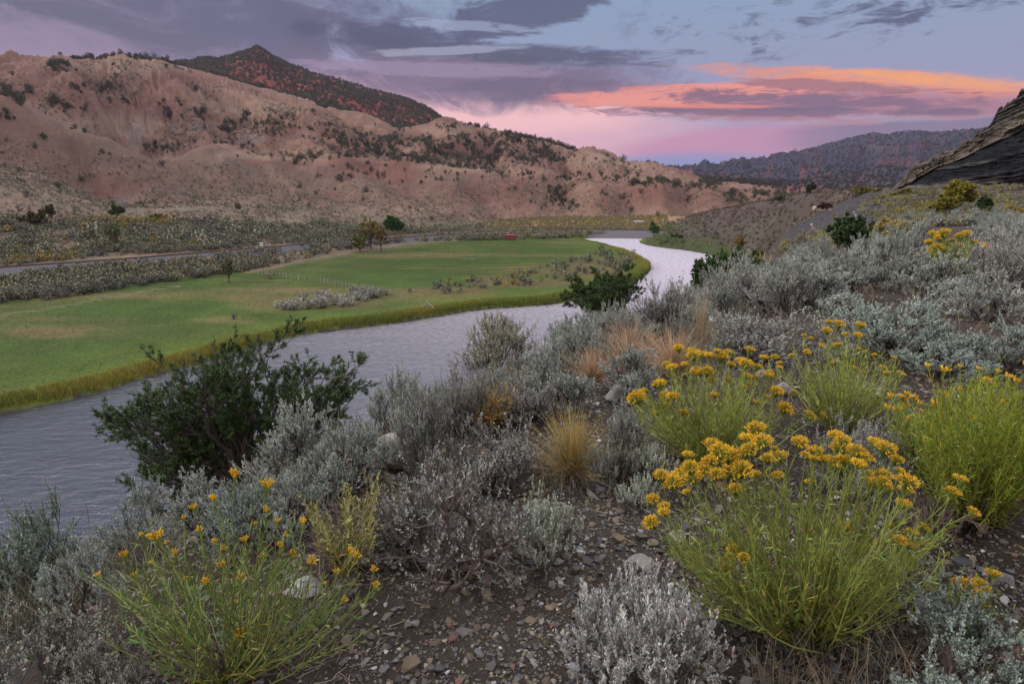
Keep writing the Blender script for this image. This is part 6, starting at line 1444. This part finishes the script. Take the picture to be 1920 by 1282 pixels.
LH = [('summit of the pale hill', 240, 106), ('red peak', 482, 102), ('left edge of the view', 5, 200), ('big dark juniper cluster', 143, 167), ('pale dome', 190, 230), ('grey gully', 260, 265), ('saddle under the red peak', 780, 240), ('tan knob on the ridge', 850, 238),
      ('tan cone', 1100, 280), ('small tan knoll', 1200, 305), ('wooded red gully', 1045, 368), ('first red bluff', 970, 360), ('middle red bluff', 1130, 368), ('third red bluff', 1215, 365), ('last red bluff', 1330, 365), ('round willow', 737, 421), ('yellowing cottonwood', 690, 420),
      ('leafless whitish tree', 232, 385), ('right end of the bluffs', 1450, 370), ('centre of the long slope', 600, 260), ('woodland edge', 700, 270), ('middle of the wooded ridge', 900, 290), ('right end of the wooded ridge', 1050, 285), ('tan spurs', 800, 335), ('left foothill crest', 100, 345), ('ditch bank', 400, 400)]
ORD = ['nearest', 'second nearest', 'third nearest', 'fourth nearest', 'fifth nearest', 'sixth nearest', 'seventh nearest', 'eighth nearest', 'ninth nearest', 'tenth nearest']
def single_out(groups, marks, noun):
    obs = [o for o in bpy.data.objects if o.get('group') in groups]
    cell = {}
    for o in obs:
        a, b_ = project(*[np.array([v]) for v in o.location]); a, b_ = float(a[0]), float(b_[0])
        best = min(marks, key=lambda m_: (a - m_[1]) ** 2 + ((b_ - m_[2]) * 1.8) ** 2)
        ddx, ddy = a - best[1], (b_ - best[2]) * 1.6
        if math.hypot(ddx, ddy) < 12: side = 'at'
        else: side = ('left of' if ddx < 0 else 'right of') if abs(ddx) > abs(ddy) else ('above' if ddy < 0 else 'below')
        h = o.scale[2] * .6
        ad = o.get('look', '')
        cell.setdefault((ad, side, best[0]), []).append((math.hypot(ddx, ddy), o))
    for (ad, side, nm), L_ in cell.items():
        L_.sort(key=lambda q: q[0])
        for i, (_d, o) in enumerate(L_):
            w = ad + ' ' + noun if ad else noun
            if len(L_) == 1: o['label'] = '%s %s the %s' % (w, side, nm)
            elif i < 10: o['label'] = '%s %s the %s, %s' % (w, side, nm, ORD[i])
            else: o['label'] = '%s farther %s the %s' % (w, side, nm)
    for o in obs:
        if 'look' in o: del o['look']
single_out({'sagebrush stand on the right hand flat', 'sagebrush on the back of the flat', 'sagebrush thicket on the slope edge', 'sagebrush hidden on the slope edge'}, LM, 'sagebrush')
single_out({'sagebrush hedge beside the railway'}, LM, 'tall hedge sagebrush')
single_out({'pale sagebrush island on the meadow'}, LM, 'silvery island sagebrush')
single_out({'sagebrush strip by the river bend'}, LM, 'brownish sagebrush of the strip')
single_out({'junipers on the left skyline'}, LH, 'dark skyline juniper'); single_out({'junipers on the big pale hill'}, LH, 'dark hillside juniper')
single_out({'junipers on the left foothills'}, LH, 'lone foothill juniper'); single_out({'junipers on the middle ridge'}, LH, 'dark woodland juniper')
single_out({'junipers on the tan spurs'}, LH, 'small juniper on tan ground'); single_out({'junipers among the red bluffs'}, LH, 'small juniper on red ground')

# ------------------------------------------------------------------ evening haze
mb = MB(); box(mb, (0, 1820, 130), (7400, 3760, 268), (1, 1, 1))
m = bpy.data.materials.new('haze'); m.use_nodes = True; t = m.node_tree; t.nodes.remove(t.nodes['Principled BSDF'])
pv = t.nodes.new('ShaderNodeVolumePrincipled'); pv.inputs['Color'].default_value = (.72, .70, .95, 1); pv.inputs['Density'].default_value = 5.5e-5; pv.inputs['Anisotropy'].default_value = .2
t.links.new(pv.outputs[0], t.nodes['Material Output'].inputs['Volume'])
o = mb.build('haze', m); tag(o, 'thin violet evening haze over the valley', 'haze', None, 'stuff')
